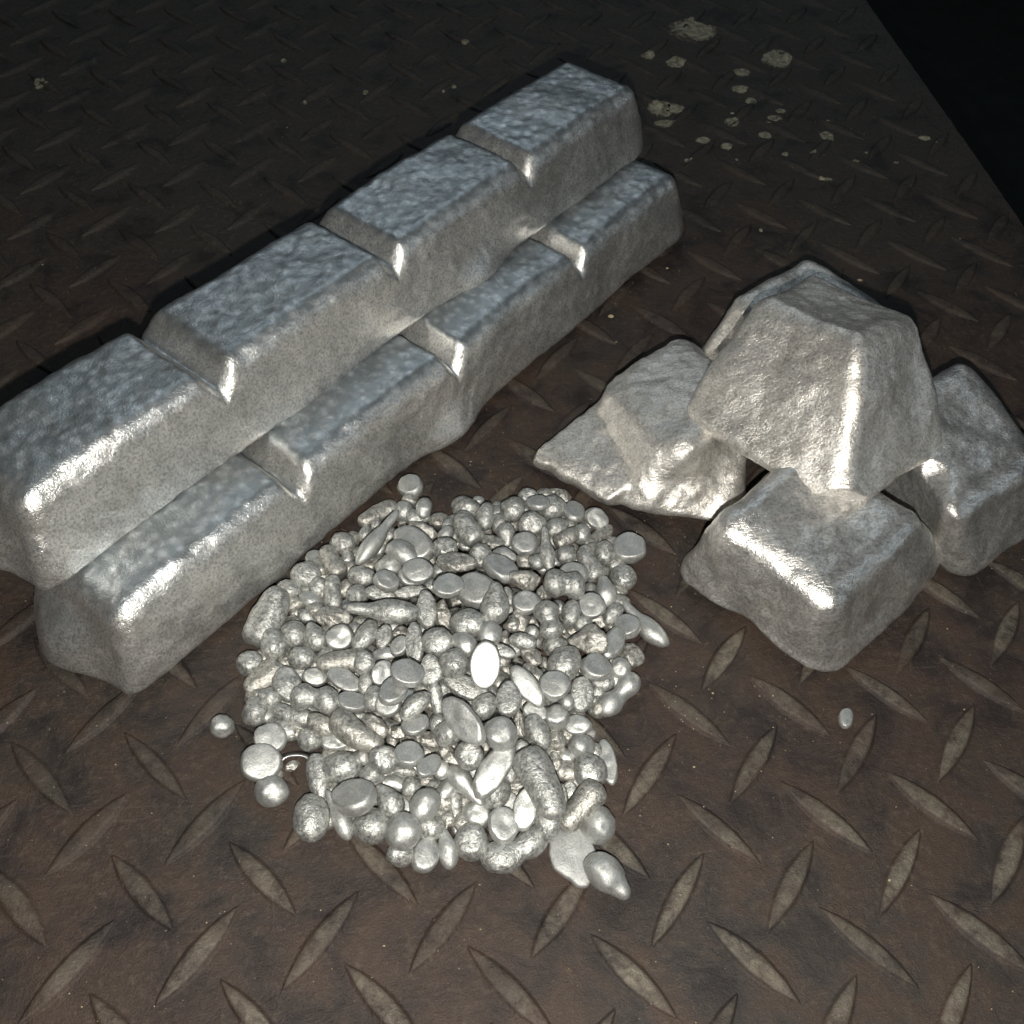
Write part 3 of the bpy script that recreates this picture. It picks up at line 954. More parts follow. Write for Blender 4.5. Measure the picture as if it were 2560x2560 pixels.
('k', (-3.009, 6.088, 0.166), (0.995, -0.096, -0.013), (-0.024, -0.378, 0.925), 0.147, 0.106, 0.064, 'small rough crumbly nugget near the upper edge of the heap, above a large lump'),
('b', (-2.468, 6.397, 0.401), (0.972, -0.124, 0.2), (-0.211, -0.084, 0.974), 0.241, 0.266, 0.231, 'large round nugget near the upper edge of the heap, left of a small bean'),
('e', (-2.728, 6.73, 0.126), (0.986, -0.124, 0.108), (-0.129, -0.181, 0.975), 0.126, 0.109, 0.092, 'small smooth oval nugget near the upper edge of the heap, above a medium ball'),
('e', (-2.759, 6.191, 0.234), (-0.086, 0.94, 0.331), (-0.288, -0.342, 0.894), 0.234, 0.148, 0.124, 'large smooth oval nugget near the upper edge of the heap, below a medium ball'),
('t', (-2.667, 5.853, 0.347), (0.048, -0.951, -0.307), (0.024, -0.306, 0.952), 0.248, 0.195, 0.175, 'large teardrop nugget near the upper right edge of the heap, below a large bean'),
('k', (-2.978, 5.679, 0.384), (0.979, -0.202, 0.021), (-0.037, -0.075, 0.997), 0.274, 0.153, 0.092, 'large rough crumbly nugget near the upper edge of the heap, below a small lump'),
('b', (-3.212, 5.234, 0.572), (0.993, -0.114, 0.035), (-0.067, -0.289, 0.955), 0.213, 0.237, 0.205, 'large round nugget on the upper slope of the heap, below a large lump'),
('e', (-2.777, 5.283, 0.473), (0.949, -0.313, 0.034), (-0.142, -0.328, 0.934), 0.246, 0.159, 0.133, 'large smooth oval nugget near the upper right edge of the heap, below a medium bean'),
('f', (-2.907, 4.857, 0.639), (0.784, -0.611, -0.113), (0.201, 0.076, 0.977), 0.35, 0.257, 0.216, 'very large flat-faced nugget on the upper right slope of the heap, above a medium lump'),
('f', (-3.871, 4.324, 0.997), (0.995, 0.081, -0.06), (0.063, -0.033, 0.997), 0.281, 0.228, 0.191, 'large flat-faced nugget on the upper slope of the heap, above a medium lump'),
('f', (-3.392, 4.356, 0.754), (0.871, -0.485, 0.081), (-0.181, -0.161, 0.97), 0.401, 0.32, 0.269, 'very large flat-faced nugget on the upper slope of the heap, left of a medium lump'),
('t', (-3.1, 3.883, 0.998), (0.218, 0.854, 0.473), (-0.091, -0.465, 0.881), 0.391, 0.277, 0.25, 'very large teardrop nugget on the upper right slope of the heap, below a medium lump'),
('e', (-2.819, 4.325, 0.56), (-0.214, 0.966, 0.143), (-0.05, -0.157, 0.986), 0.195, 0.1, 0.084, 'medium smooth oval nugget on the upper right slope of the heap, above a medium lump'),
('b', (-2.116, 6.817, 0.264), (0.995, -0.093, -0.039), (0.015, -0.24, 0.971), 0.202, 0.169, 0.162, 'medium round nugget at the far upper right edge of the heap, above a small bean'),
('f', (-1.984, 6.398, 0.527), (0.98, -0.186, 0.068), (-0.029, 0.206, 0.978), 0.237, 0.183, 0.153, 'large flat-faced nugget at the far upper right edge of the heap, above a large ball'),
('e', (-2.198, 6.586, 0.145), (0.648, -0.735, -0.2), (0.032, -0.236, 0.971), 0.122, 0.092, 0.077, 'small smooth oval nugget near the upper right edge of the heap, below a medium ball'),
('b', (-1.704, 6.447, 0.283), (0.991, -0.12, 0.053), (-0.09, -0.333, 0.939), 0.276, 0.259, 0.248, 'large round nugget at the far upper right edge of the heap, above a large bean'),
('k', (-1.467, 6.949, 0.097), (0.856, -0.516, -0.044), (-0.03, -0.134, 0.99), 0.305, 0.162, 0.097, 'very large rough crumbly nugget at the far upper right edge, above a large ball'),
('f', (-1.294, 6.308, 0.278), (0.22, 0.946, -0.239), (0.208, 0.194, 0.959), 0.279, 0.209, 0.176, 'large flat-faced nugget at the far upper right edge of the heap, above a medium ball'),
('f', (-0.886, 6.127, 0.275), (0.829, -0.42, -0.369), (0.13, -0.498, 0.857), 0.253, 0.201, 0.169, 'large flat-faced nugget at the far upper right edge, above a very large rod'),
('b', (-2.163, 5.984, 0.432), (0.996, -0.051, -0.073), (0.033, -0.546, 0.837), 0.27, 0.238, 0.228, 'large round nugget near the upper right edge of the heap, below a small bean'),
('e', (-1.693, 5.913, 0.362), (0.96, 0.275, 0.054), (0.047, -0.35, 0.936), 0.244, 0.188, 0.158, 'large smooth oval nugget at the far upper right edge, above left of a large rod'),
('b', (-1.236, 5.76, 0.321), (0.989, -0.127, 0.073), (-0.11, -0.311, 0.944), 0.172, 0.205, 0.165, 'medium round nugget at the far upper right edge of the heap, above a medium lump'),
('s', (-1.557, 5.601, 0.439), (0.898, 0.407, 0.169), (-0.027, -0.331, 0.943), 0.263, 0.154, 0.129, 'large stubby rod-shaped nugget at the far upper right edge, above a medium lump'),
('s', (-0.898, 5.753, 0.132), (0.801, 0.597, 0.051), (-0.053, -0.015, 0.999), 0.392, 0.158, 0.132, 'very large stubby rod-shaped nugget at the far upper right edge, above a medium ball'),
('f', (-2.385, 5.428, 0.568), (0.995, -0.104, 0.003), (-0.028, -0.242, 0.97), 0.248, 0.231, 0.194, 'large flat-faced nugget near the upper right edge of the heap, left of a medium rod'),
('t', (-2.01, 5.227, 0.66), (-0.001, 0.955, 0.296), (0.006, -0.296, 0.955), 0.446, 0.158, 0.142, 'very large teardrop nugget near the upper right edge of the heap, above a medium ball'),
('b', (-1.637, 5.198, 0.445), (0.964, -0.165, 0.207), (-0.245, -0.266, 0.932), 0.2, 0.18, 0.173, 'medium round nugget near the upper right edge of the heap, right of a medium ball'),
('b', (-0.895, 5.238, 0.357), (0.988, -0.131, 0.087), (-0.122, -0.295, 0.948), 0.195, 0.228, 0.187, 'medium round nugget at the far upper right edge of the heap, above a medium ball'),
('f', (-0.406, 5.317, 0.291), (0.91, 0.415, 0.015), (-0.013, -0.008, 1.0), 0.342, 0.306, 0.257, 'very large flat-faced nugget at the far upper right edge, above right of a medium ball'),
('b', (-0.604, 4.751, 0.226), (0.991, -0.094, -0.094), (0.088, -0.062, 0.994), 0.236, 0.252, 0.226, 'large round nugget at the far upper right edge of the heap, below a medium ball'),
('s', (-1.215, 5.028, 0.359), (0.311, -0.932, -0.189), (-0.093, -0.227, 0.969), 0.372, 0.185, 0.155, 'very large stubby rod-shaped nugget at the far upper right edge, left of a medium ball'),
('e', (-2.179, 5.089, 0.459), (0.995, -0.102, -0.017), (-0.001, -0.171, 0.985), 0.166, 0.15, 0.126, 'medium smooth oval nugget near the upper right edge of the heap, below a medium rod'),
('F', (-1.579, 4.705, 0.468), (0.958, -0.152, 0.243), (-0.267, -0.169, 0.949), 0.262, 0.245, 0.196, 'large bright flat-faced nugget near the upper right edge of the heap, below a medium ball'),
('p', (-1.823, 4.35, 0.736), (0.978, -0.197, -0.073), (0.004, -0.331, 0.943), 0.388, 0.271, 0.233, 'twin wrinkled lobes nugget on the upper right slope of the heap'),
('k', (-2.489, 4.497, 0.826), (0.927, -0.352, -0.132), (0.026, -0.29, 0.957), 0.369, 0.222, 0.133, 'very large rough crumbly nugget near the upper right edge, below a medium bean'),
('f', (-2.546, 4.031, 0.729), (0.993, -0.113, 0.038), (-0.056, -0.162, 0.985), 0.251, 0.22, 0.185, 'large flat-faced nugget on the upper right slope of the heap, left of a large lump'),
('k', (-2.187, 4.292, 0.47), (0.285, 0.931, 0.23), (0.072, -0.26, 0.963), 0.247, 0.154, 0.092, 'large rough crumbly nugget near the upper right edge of the heap, below a medium ball'),
('t', (-1.015, 4.415, 0.276), (0.056, 0.893, 0.446), (-0.069, -0.442, 0.894), 0.324, 0.231, 0.208, 'very large teardrop nugget at the far upper right edge, right of a medium bean'),
('f', (-1.363, 4.016, 0.467), (0.989, -0.125, 0.084), (-0.109, -0.212, 0.971), 0.235, 0.249, 0.196, 'large flat-faced nugget near the right edge of the heap, right of a medium ball'),
('e', (-1.754, 3.884, 0.514), (0.373, 0.898, 0.235), (-0.187, -0.175, 0.967), 0.255, 0.17, 0.143, 'large smooth oval nugget near the upper right edge of the heap, below a medium ball'),
('p', (-2.216, 3.609, 0.771), (0.135, -0.943, -0.303), (-0.147, -0.321, 0.935), 0.342, 0.242, 0.208, 'very large twin-lobed nugget near the upper right edge of the heap, below a medium ball'),
('e', (-0.979, 3.927, 0.301), (0.745, 0.619, 0.248), (-0.015, -0.357, 0.934), 0.241, 0.149, 0.125, 'large smooth oval nugget at the far right edge, right of a medium lump'),
('f', (-0.76, 3.623, 0.304), (0.962, -0.1, 0.254), (-0.25, 0.051, 0.967), 0.246, 0.243, 0.204, 'large flat-faced nugget at the far right edge of the heap, above a large lump'),
('t', (-0.438, 3.731, 0.193), (-0.56, 0.824, 0.087), (-0.122, -0.186, 0.975), 0.584, 0.215, 0.193, 'long-necked drop nugget pointing away at the far right edge of the heap'),
('b', (-1.562, 3.755, 0.362), (0.995, -0.097, -0.039), (0.015, -0.242, 0.97), 0.185, 0.162, 0.155, 'medium round nugget near the right edge of the heap, below right of a large bean'),
('k', (-2.698, 3.733, 0.655), (0.977, -0.041, -0.209), (0.188, -0.3, 0.935), 0.202, 0.225, 0.121, 'medium rough crumbly nugget on the upper right slope of the heap, below a large button'),
('B', (-2.514, 3.45, 0.7), (0.98, -0.164, 0.113), (-0.178, -0.464, 0.868), 0.127, 0.127, 0.122, 'small bright round nugget on the right slope of the heap, right of a medium lump'),
('e', (-1.91, 3.741, 0.222), (0.379, -0.883, -0.277), (-0.129, -0.346, 0.929), 0.088, 0.062, 0.052, 'tiny smooth oval nugget near the right edge of the heap, above a large ball'),
('k', (-1.52, 3.274, 0.595), (0.931, -0.319, 0.176), (-0.273, -0.292, 0.917), 0.396, 0.258, 0.155, 'cracked white crumbly lump nugget on the right slope of the heap'),
('f', (-1.102, 3.277, 0.371), (0.567, 0.823, -0.017), (0.115, -0.059, 0.992), 0.359, 0.193, 0.162, 'very large flat-faced nugget at the far right edge of the heap, above a medium ball'),
('k', (-0.815, 3.168, 0.14), (0.672, -0.727, -0.139), (0.129, -0.07, 0.989), 0.279, 0.234, 0.14, 'large rough crumbly nugget at the far right edge of the heap, above a medium ball'),
('b', (-2.138, 3.255, 0.527), (0.974, -0.153, 0.166), (-0.201, -0.259, 0.945), 0.218, 0.18, 0.173, 'large round nugget near the right edge of the heap, below a tiny bean'),
('e', (-2.716, 3.213, 0.839), (0.942, -0.334, 0.009), (-0.119, -0.308, 0.944), 0.251, 0.14, 0.118, 'large smooth oval nugget on the right slope of the heap, above a large lump'),
('k', (-2.587, 3.051, 0.643), (0.886, -0.464, 0.01), (-0.1, -0.17, 0.98), 0.244, 0.177, 0.106, 'large rough crumbly nugget on the right slope of the heap, below a large bean'),
('e', (-2.048, 2.799, 0.674), (0.61, 0.788, 0.081), (-0.085, -0.037, 0.996), 0.335, 0.276, 0.232, 'very large smooth oval nugget near the right edge of the heap, above a medium lump'),
('f', (-1.523, 2.731, 0.532), (0.985, -0.121, -0.12), (0.13, 0.073, 0.989), 0.266, 0.257, 0.216, 'rough grey wedge nugget at the right rim'),
('b', (-1.407, 2.641, 0.219), (0.968, -0.16, 0.191), (-0.227, -0.249, 0.942), 0.213, 0.167, 0.161, 'large round nugget near the right edge of the heap, above a medium ball'),
('b', (-1.061, 2.786, 0.341), (0.956, -0.183, 0.227), (-0.274, -0.295, 0.915), 0.184, 0.192, 0.177, 'medium round nugget at the far right edge of the heap, above a medium ball'),
('p', (-1.168, 2.362, 0.187), (0.773, 0.592, 0.229), (-0.216, -0.093, 0.972), 0.481, 0.218, 0.187, 'very large twin-lobed nugget at the far right edge of the heap, below a medium ball'),
('e', (-2.751, 2.326, 0.866), (0.518, -0.826, -0.22), (-0.121, -0.326, 0.938), 0.421, 0.181, 0.152, 'very large smooth oval nugget on the right slope of the heap, below a large lump'),
('f', (-2.306, 2.318, 0.823), (0.991, -0.116, 0.063), (-0.074, -0.094, 0.993), 0.256, 0.252, 0.211, 'large flat-faced nugget near the right edge of the heap, left of a medium lump'),
('k', (-2.628, 2.731, 0.594), (0.793, -0.608, -0.037), (-0.091, -0.178, 0.98), 0.237, 0.14, 0.084, 'large rough crumbly nugget on the right slope of the heap, above a very large bean'),
('b', (-2.105, 2.172, 0.492), (0.994, -0.107, -0.003), (-0.029, -0.294, 0.955), 0.133, 0.148, 0.128, 'small round nugget near the right edge of the heap, right of a medium ball'),
('e', (-1.824, 2.319, 0.423), (0.225, 0.945, 0.235), (-0.027, -0.235, 0.972), 0.31, 0.209, 0.175, 'very large smooth oval nugget near the right edge of the heap, below a medium lump'),
('t', (-1.602, 2.283, 0.244), (0.779, -0.625, -0.045), (-0.286, -0.418, 0.862), 0.114, 0.083, 0.075, 'small teardrop nugget near the right edge of the heap, below a medium ball'),
('b', (-2.327, 1.908, 0.52), (0.994, -0.112, 0.017), (-0.024, -0.06, 0.998), 0.22, 0.205, 0.197, 'large round nugget near the lower right edge of the heap, below a medium ball'),
('f', (-2.658, 2.012, 0.589), (0.895, -0.435, -0.099), (-0.002, -0.226, 0.974), 0.212, 0.161, 0.135, 'large flat-faced nugget on the lower right slope of the heap, above a very large bean'),
('e', (-1.948, 1.841, 0.28), (0.972, -0.213, 0.095), (-0.129, -0.148, 0.981), 0.246, 0.171, 0.144, 'large smooth oval nugget near the lower right edge of the heap, above a large ball'),
('e', (-2.673, 1.626, 0.624), (0.359, -0.928, -0.101), (-0.024, -0.117, 0.993), 0.317, 0.189, 0.158, 'very large smooth oval nugget near the lower right edge, left of a medium lump'),
('k', (-2.376, 1.607, 0.363), (0.392, -0.891, -0.23), (-0.099, -0.289, 0.952), 0.208, 0.183, 0.11, 'medium rough crumbly nugget near the lower right edge of the heap, below a large ball'),
('b', (-1.951, 1.474, 0.242), (0.99, -0.088, -0.11), (0.09, -0.204, 0.975), 0.224, 0.216, 0.208, 'large round nugget near the lower right edge of the heap, right of a medium ball'),
('b', (-1.894, 1.025, 0.264), (0.993, -0.107, -0.044), (0.042, -0.024, 0.999), 0.283, 0.276, 0.264, 'large round nugget at the far lower right edge of the heap, below a large ball'),
('f', (-1.552, 1.224, 0.126), (0.023, -0.999, -0.041), (-0.178, -0.045, 0.983), 0.4, 0.15, 0.126, 'bluish grey flat leaf-shaped nugget standing at the right rim of the heap'),
('b', (-2.932, 1.474, 0.432), (0.987, -0.131, 0.095), (-0.121, -0.214, 0.969), 0.131, 0.131, 0.126, 'small round nugget near the lower right edge of the heap, above a large bean'),
('k', (-2.398, 1.229, 0.249), (0.135, -0.96, -0.247), (-0.021, -0.252, 0.968), 0.201, 0.132, 0.079, 'medium rough crumbly nugget near the lower right edge of the heap, below a medium lump'),
('k', (-2.929, 1.875, 0.478), (0.063, -0.953, -0.295), (-0.066, -0.299, 0.952), 0.262, 0.116, 0.07, 'large rough crumbly nugget on the lower right slope of the heap, above a small ball'),
('b', (-7.341, 3.618, 0.209), (0.986, -0.094, -0.141), (0.134, -0.074, 0.988), 0.234, 0.218, 0.209, 'large round nugget at the far left edge of the heap, above a large ball'),
('s', (-7.097, 3.311, 0.194), (0.775, 0.626, 0.088), (0.002, -0.141, 0.99), 0.382, 0.231, 0.194, 'very large stubby rod-shaped nugget at the far left edge, above left of a medium rod'),
('e', (-6.674, 3.016, 0.414), (0.386, -0.905, -0.182), (0.153, -0.132, 0.979), 0.327, 0.225, 0.189, 'very large smooth oval nugget at the far left edge, right of a medium rod'),
('B', (-6.977, 2.872, 0.311), (0.996, 0.087, -0.014), (0.038, -0.288, 0.957), 0.212, 0.173, 0.166, 'large bright round nugget at the far left edge of the heap, below a medium rod'),
('b', (-7.223, 2.69, 0.212), (0.975, -0.074, -0.208), (0.194, -0.16, 0.968), 0.221, 0.245, 0.212, 'large round nugget at the far left edge of the heap, left of a medium ball'),
('b', (-7.753, 2.505, 0.184), (0.981, -0.101, -0.167), (0.164, -0.041, 0.986), 0.192, 0.192, 0.184, 'small round silver nugget lying alone left of the heap on bare plate'),
('B', (-6.454, 3.55, 0.362), (0.993, -0.116, 0.025), (-0.067, -0.374, 0.925), 0.243, 0.2, 0.192, 'large bright round nugget near the left edge of the heap, above a medium ball'),
('e', (-6.056, 3.561, 0.301), (0.797, 0.579, 0.172), (0.055, -0.353, 0.934), 0.211, 0.155, 0.131, 'large smooth oval nugget near the left edge of the heap, left of a medium lump'),
('s', (-5.731, 3.312, 0.514), (0.996, 0.058, -0.064), (0.076, -0.223, 0.972), 0.445, 0.198, 0.167, 'very large stubby rod-shaped nugget near the left edge of the heap, below a medium lump'),
('f', (-6.233, 3.166, 0.345), (0.972, -0.047, -0.229), (0.209, -0.263, 0.942), 0.219, 0.162, 0.136, 'large flat-faced nugget near the left edge of the heap, right of a medium ball'),
('f', (-5.723, 2.963, 0.512), (0.824, -0.544, -0.158), (0.107, -0.124, 0.986), 0.32, 0.173, 0.146, 'very large flat-faced nugget near the left edge of the heap, below a very large rod'),
('p', (-6.209, 2.648, 0.545), (0.969, -0.245, -0.037), (0.014, -0.094, 0.995), 0.413, 0.244, 0.21, 'very large twin-lobed nugget near the left edge of the heap, below a large button'),
('f', (-5.609, 2.519, 0.526), (0.956, -0.142, -0.257), (0.272, 0.093, 0.958), 0.263, 0.186, 0.156, 'large flat-faced nugget near the left edge of the heap, above a medium bean'),
('s', (-6.615, 2.544, 0.296), (0.913, -0.403, -0.054), (-0.058, -0.259, 0.964), 0.384, 0.147, 0.123, 'very large stubby rod-shaped nugget at the far left edge, above a very large drop'),
('s', (-6.121, 2.263, 0.389), (0.905, -0.377, -0.198), (0.128, -0.202, 0.971), 0.265, 0.159, 0.134, 'large stubby rod-shaped nugget near the lower left edge of the heap, above a large ball'),
('t', (-6.792, 2.384, 0.161), (-0.803, 0.596, -0.002), (-0.083, -0.108, 0.991), 0.328, 0.179, 0.161, 'very large teardrop nugget at the far left edge of the heap, below a large ball'),
('f', (-6.954, 2.139, 0.285), (0.99, -0.089, -0.106), (0.09, -0.169, 0.982), 0.27, 0.241, 0.203, 'large flat-faced nugget at the far left edge of the heap, below a medium ball'),
('b', (-6.332, 2.104, 0.177), (0.891, -0.453, 0.002), (0.038, 0.08, 0.996), 0.215, 0.184, 0.177, 'large round nugget near the lower left edge of the heap, below a large rod'),
('f', (-5.901, 2.025, 0.229), (0.987, 0.083, -0.14), (0.149, -0.106, 0.983), 0.281, 0.196, 0.165, 'large flat-faced nugget near the lower left edge of the heap, right of a large ball'),
('F', (-7.078, 1.729, 0.284), (0.989, -0.086, -0.12), (0.1, -0.205, 0.974), 0.317, 0.302, 0.242, 'bright flat round disc nugget at the left edge beside the curled sliver'),
('k', (-6.622, 1.734, 0.06), (0.941, 0.289, -0.178), (0.197, -0.039, 0.98), 0.138, 0.1, 0.06, 'small rough crumbly nugget at the far lower left edge, left of a very large bean'),
('b', (-6.911, 1.273, 0.236), (0.992, -0.082, -0.093), (0.067, -0.279, 0.958), 0.277, 0.246, 0.236, 'round ball nugget lowest on the left edge, below the bright flat disc'),
('e', (-6.188, 1.461, 0.166), (0.149, -0.988, -0.047), (0.168, -0.021, 0.986), 0.403, 0.197, 0.166, 'very large smooth oval nugget at the far lower left edge, right of a small lump'),
('b', (-5.8, 1.527, 0.253), (0.989, -0.081, -0.121), (0.098, -0.239, 0.966), 0.316, 0.264, 0.253, 'very large round nugget near the lower left edge of the heap, below a large button'),
('s', (-5.552, 1.959, 0.566), (0.762, -0.644, -0.069), (-0.067, -0.183, 0.981), 0.488, 0.215, 0.181, 'very large stubby rod-shaped nugget near the lower left edge, below a medium bean'),
('e', (-5.562, 2.355, 0.341), (0.968, 0.249, 0.036), (0.009, -0.177, 0.984), 0.165, 0.082, 0.069, 'medium smooth oval nugget near the lower left edge of the heap, below a large button'),
('b', (-5.9, 2.45, 0.316), (0.989, -0.091, -0.119), (0.103, -0.165, 0.981), 0.166, 0.121, 0.116, 'medium round nugget near the lower left edge of the heap, left of a medium lump'),
('b', (-5.468, 1.626, 0.345), (0.978, -0.022, -0.207), (0.182, -0.388, 0.904), 0.157, 0.134, 0.129, 'medium round nugget near the lower left edge of the heap, above a medium ball'),
('e', (-5.347, 3.779, 0.528), (0.601, 0.797, 0.058), (0.074, -0.127, 0.989), 0.322, 0.184, 0.154, 'very large smooth oval nugget on the left slope of the heap, above a medium ball'),
('e', (-5.037, 3.712, 0.557), (0.296, 0.944, 0.143), (0.106, -0.181, 0.978), 0.23, 0.137, 0.115, 'large smooth oval nugget on the left slope of the heap, left of a medium lump'),
('k', (-4.755, 3.857, 0.413), (0.99, -0.083, -0.117), (0.098, -0.204, 0.974), 0.169, 0.122, 0.073, 'medium rough crumbly nugget on the upper left slope of the heap, above a medium button'),
('f', (-4.778, 3.413, 0.678), (0.543, 0.81, 0.221), (-0.142, -0.17, 0.975), 0.193, 0.15, 0.126, 'medium flat-faced nugget on the left slope of the heap, below a medium lump'),
('e', (-4.524, 3.392, 0.777), (-0.033, -0.97, -0.242), (-0.285, -0.223, 0.932), 0.375, 0.156, 0.131, 'very large smooth oval nugget at the crown of the heap, right of a medium button'),
('B', (-4.139, 3.279, 0.895), (0.994, -0.106, -0.002), (-0.029, -0.287, 0.958), 0.274, 0.259, 0.249, 'large bright round nugget at the crown of the nugget heap, left of a large bean'),
('e', (-3.702, 3.209, 0.936), (0.609, -0.789, -0.086), (-0.129, -0.205, 0.97), 0.242, 0.183, 0.154, 'large smooth oval nugget at the crown of the nugget heap, above a medium lump'),
('b', (-3.594, 3.613, 0.875), (0.989, -0.124, 0.082), (-0.106, -0.199, 0.974), 0.313, 0.261, 0.251, 'very large round nugget at the crown of the nugget heap, right of a medium rod'),
('b', (-3.902, 2.804, 1.012), (0.979, -0.166, 0.12), (-0.182, -0.445, 0.877), 0.248, 0.248, 0.238, 'large round nugget at the crown of the nugget heap, left of a medium lump'),
('B', (-3.257, 3.347, 0.927), (0.982, -0.038, -0.183), (0.159, -0.348, 0.924), 0.199, 0.214, 0.191, 'medium bright round nugget on the upper right slope of the heap, above a medium bean'),
('H', (-3.414, 2.676, 1.091), (0.153, 0.834, 0.53), (-0.066, -0.527, 0.847), 0.375, 0.241, 0.173, 'dazzling white mirror-like oval nugget face at the crown of the heap'),
('e', (-3.029, 3.098, 0.739), (0.849, -0.516, -0.118), (-0.027, -0.265, 0.964), 0.193, 0.11, 0.093, 'medium smooth oval nugget on the right slope of the heap, left of a medium ball'),
('e', (-5.014, 3.398, 0.474), (0.991, -0.124, 0.054), (-0.091, -0.311, 0.946), 0.258, 0.128, 0.108, 'large smooth oval nugget on the left slope of the heap, above a medium ball'),
('k', (-4.907, 3.23, 0.521), (0.994, -0.104, -0.045), (0.034, -0.108, 0.994), 0.143, 0.075, 0.045, 'small rough crumbly nugget on the left slope of the heap, right of a medium ball'),
('f', (-5.104, 2.95, 0.654), (0.538, 0.823, 0.183), (0.249, -0.362, 0.898), 0.221, 0.171, 0.144, 'large flat-faced nugget on the left slope of the heap, below a medium ball'),
('f', (-4.675, 2.554, 1.213), (0.975, -0.118, -0.188), (0.192, 0.024, 0.981), 0.283, 0.239, 0.201, 'grey flat-topped round nugget perched left of the white mirror-like one'),
('e', (-4.285, 2.779, 0.911), (0.048, 0.922, 0.384), (-0.182, -0.37, 0.911), 0.266, 0.197, 0.165, 'large smooth oval nugget at the crown of the nugget heap, above a medium rod'),
('b', (-5.377, 3.128, 0.749), (0.993, -0.082, -0.089), (0.063, -0.278, 0.958), 0.173, 0.195, 0.166, 'medium round nugget on the left slope of the heap, below left of a medium ball'),
('e', (-5.374, 2.888, 0.538), (0.222, 0.954, 0.201), (-0.138, -0.173, 0.975), 0.232, 0.127, 0.107, 'large smooth oval nugget on the left slope of the heap, left of a large button'),
('e', (-3.731, 2.467, 0.761), (0.882, -0.411, -0.232), (0.151, -0.221, 0.963), 0.408, 0.188, 0.158, 'very large smooth oval nugget at the crown of the nugget heap, above a medium rod'),
('e', (-3.088, 2.128, 0.883), (0.163, 0.982, 0.099), (-0.13, -0.078, 0.988), 0.305, 0.201, 0.169, 'very large smooth oval nugget on the lower right slope, right of a medium ball'),
('e', (-3.489, 2.067, 0.853), (0.711, 0.676, 0.193), (-0.09, -0.184, 0.979), 0.235, 0.187, 0.157, 'large smooth oval nugget on the lower right slope of the heap, below a medium ball'),
('s', (-4.243, 2.329, 0.722), (0.109, -0.889, -0.445), (-0.062, -0.453, 0.889), 0.277, 0.109, 0.091, 'large stubby rod-shaped nugget at the crown of the nugget heap, right of a medium rod'),
('f', (-3.839, 1.731, 1.078), (0.559, -0.825, -0.079), (-0.468, -0.393, 0.792), 0.47, 0.234, 0.197, 'large dark flat-topped oblong nugget slanting across the middle of the heap'),
('b', (-3.304, 1.491, 0.964), (0.989, -0.094, -0.114), (0.099, -0.151, 0.984), 0.265, 0.258, 0.248, 'large round nugget on the lower right slope of the heap, below a medium rod'),
('b', (-4.108, 1.652, 0.842), (0.994, -0.111, 0.007), (-0.037, -0.269, 0.962), 0.215, 0.208, 0.199, 'large round nugget on the lower slope of the heap, above a medium lump'),
('b', (-4.241, 1.937, 0.649), (0.994, -0.112, 0.011), (-0.038, -0.235, 0.971), 0.145, 0.167, 0.139, 'small round nugget on the lower slope of the heap, above left of a large ball'),
('f', (-4.921, 2.414, 0.946), (0.574, 0.804, -0.157), (0.041, 0.163, 0.986), 0.282, 0.218, 0.183, 'large flat-faced nugget on the lower left slope of the heap, above a large button'),
('f', (-5.02, 2.322, 0.694), (0.981, -0.151, 0.118), (-0.164, -0.34, 0.926), 0.219, 0.189, 0.159, 'large flat-faced nugget on the lower left slope of the heap, below a large button'),
('e', (-4.594, 2.199, 0.839), (0.793, 0.59, 0.152), (0.07, -0.336, 0.939), 0.307, 0.152, 0.128, 'very large smooth oval nugget on the lower left slope, below right of a medium bean'),
('b', (-5.26, 2.495, 0.615), (0.992, -0.075, -0.097), (0.068, -0.324, 0.944), 0.163, 0.215, 0.156, 'medium round nugget on the lower left slope of the heap, left of a large button'),
('f', (-4.605, 1.931, 0.68), (0.952, 0.307, -0.024), (-0.012, 0.114, 0.993), 0.232, 0.188, 0.158, 'large flat-faced nugget on the lower left slope of the heap, right of a medium lump'),
('k', (-4.879, 1.959, 0.451), (0.991, -0.119, 0.066), (-0.08, -0.118, 0.99), 0.191, 0.146, 0.088, 'medium rough crumbly nugget on the lower left slope of the heap, above a medium lump'),
('k', (-4.451, 1.767, 0.481), (0.96, -0.27, -0.069), (0.011, -0.21, 0.978), 0.255, 0.138, 0.083, 'large rough crumbly nugget on the lower slope of the heap, left of a large ball'),
('f', (-4.741, 1.44, 0.632), (0.993, -0.119, -0.023), (0.045, 0.184, 0.982), 0.233, 0.225, 0.189, 'large flat-faced nugget on the lower left slope of the heap, above a medium bean'),
('b', (-5.131, 1.441, 0.586), (0.971, -0.049, -0.233), (0.213, -0.258, 0.942), 0.234, 0.227, 0.218, 'large round nugget near the lower left edge of the heap, left of a medium bean'),
('k', (-5.229, 2.043, 0.532), (0.709, -0.678, -0.194), (-0.032, -0.305, 0.952), 0.272, 0.133, 0.08, 'large rough crumbly nugget on the lower left slope of the heap, below a large button'),
('b', (-3.791, 1.291, 0.759), (0.991, -0.123, 0.055), (-0.082, -0.219, 0.972), 0.222, 0.229, 0.213, 'large round nugget on the lower slope of the heap, left of a medium rod'),
('f', (-4.444, 1.223, 0.641), (0.665, 0.697, -0.267), (0.201, 0.178, 0.963), 0.247, 0.151, 0.127, 'large flat-faced nugget on the lower slope of the heap, left of a small ball'),
('b', (-4.248, 1.209, 0.505), (0.991, -0.095, -0.094), (0.077, -0.169, 0.983), 0.138, 0.16, 0.132, 'small round nugget on the lower slope of the heap, right of a large button'),
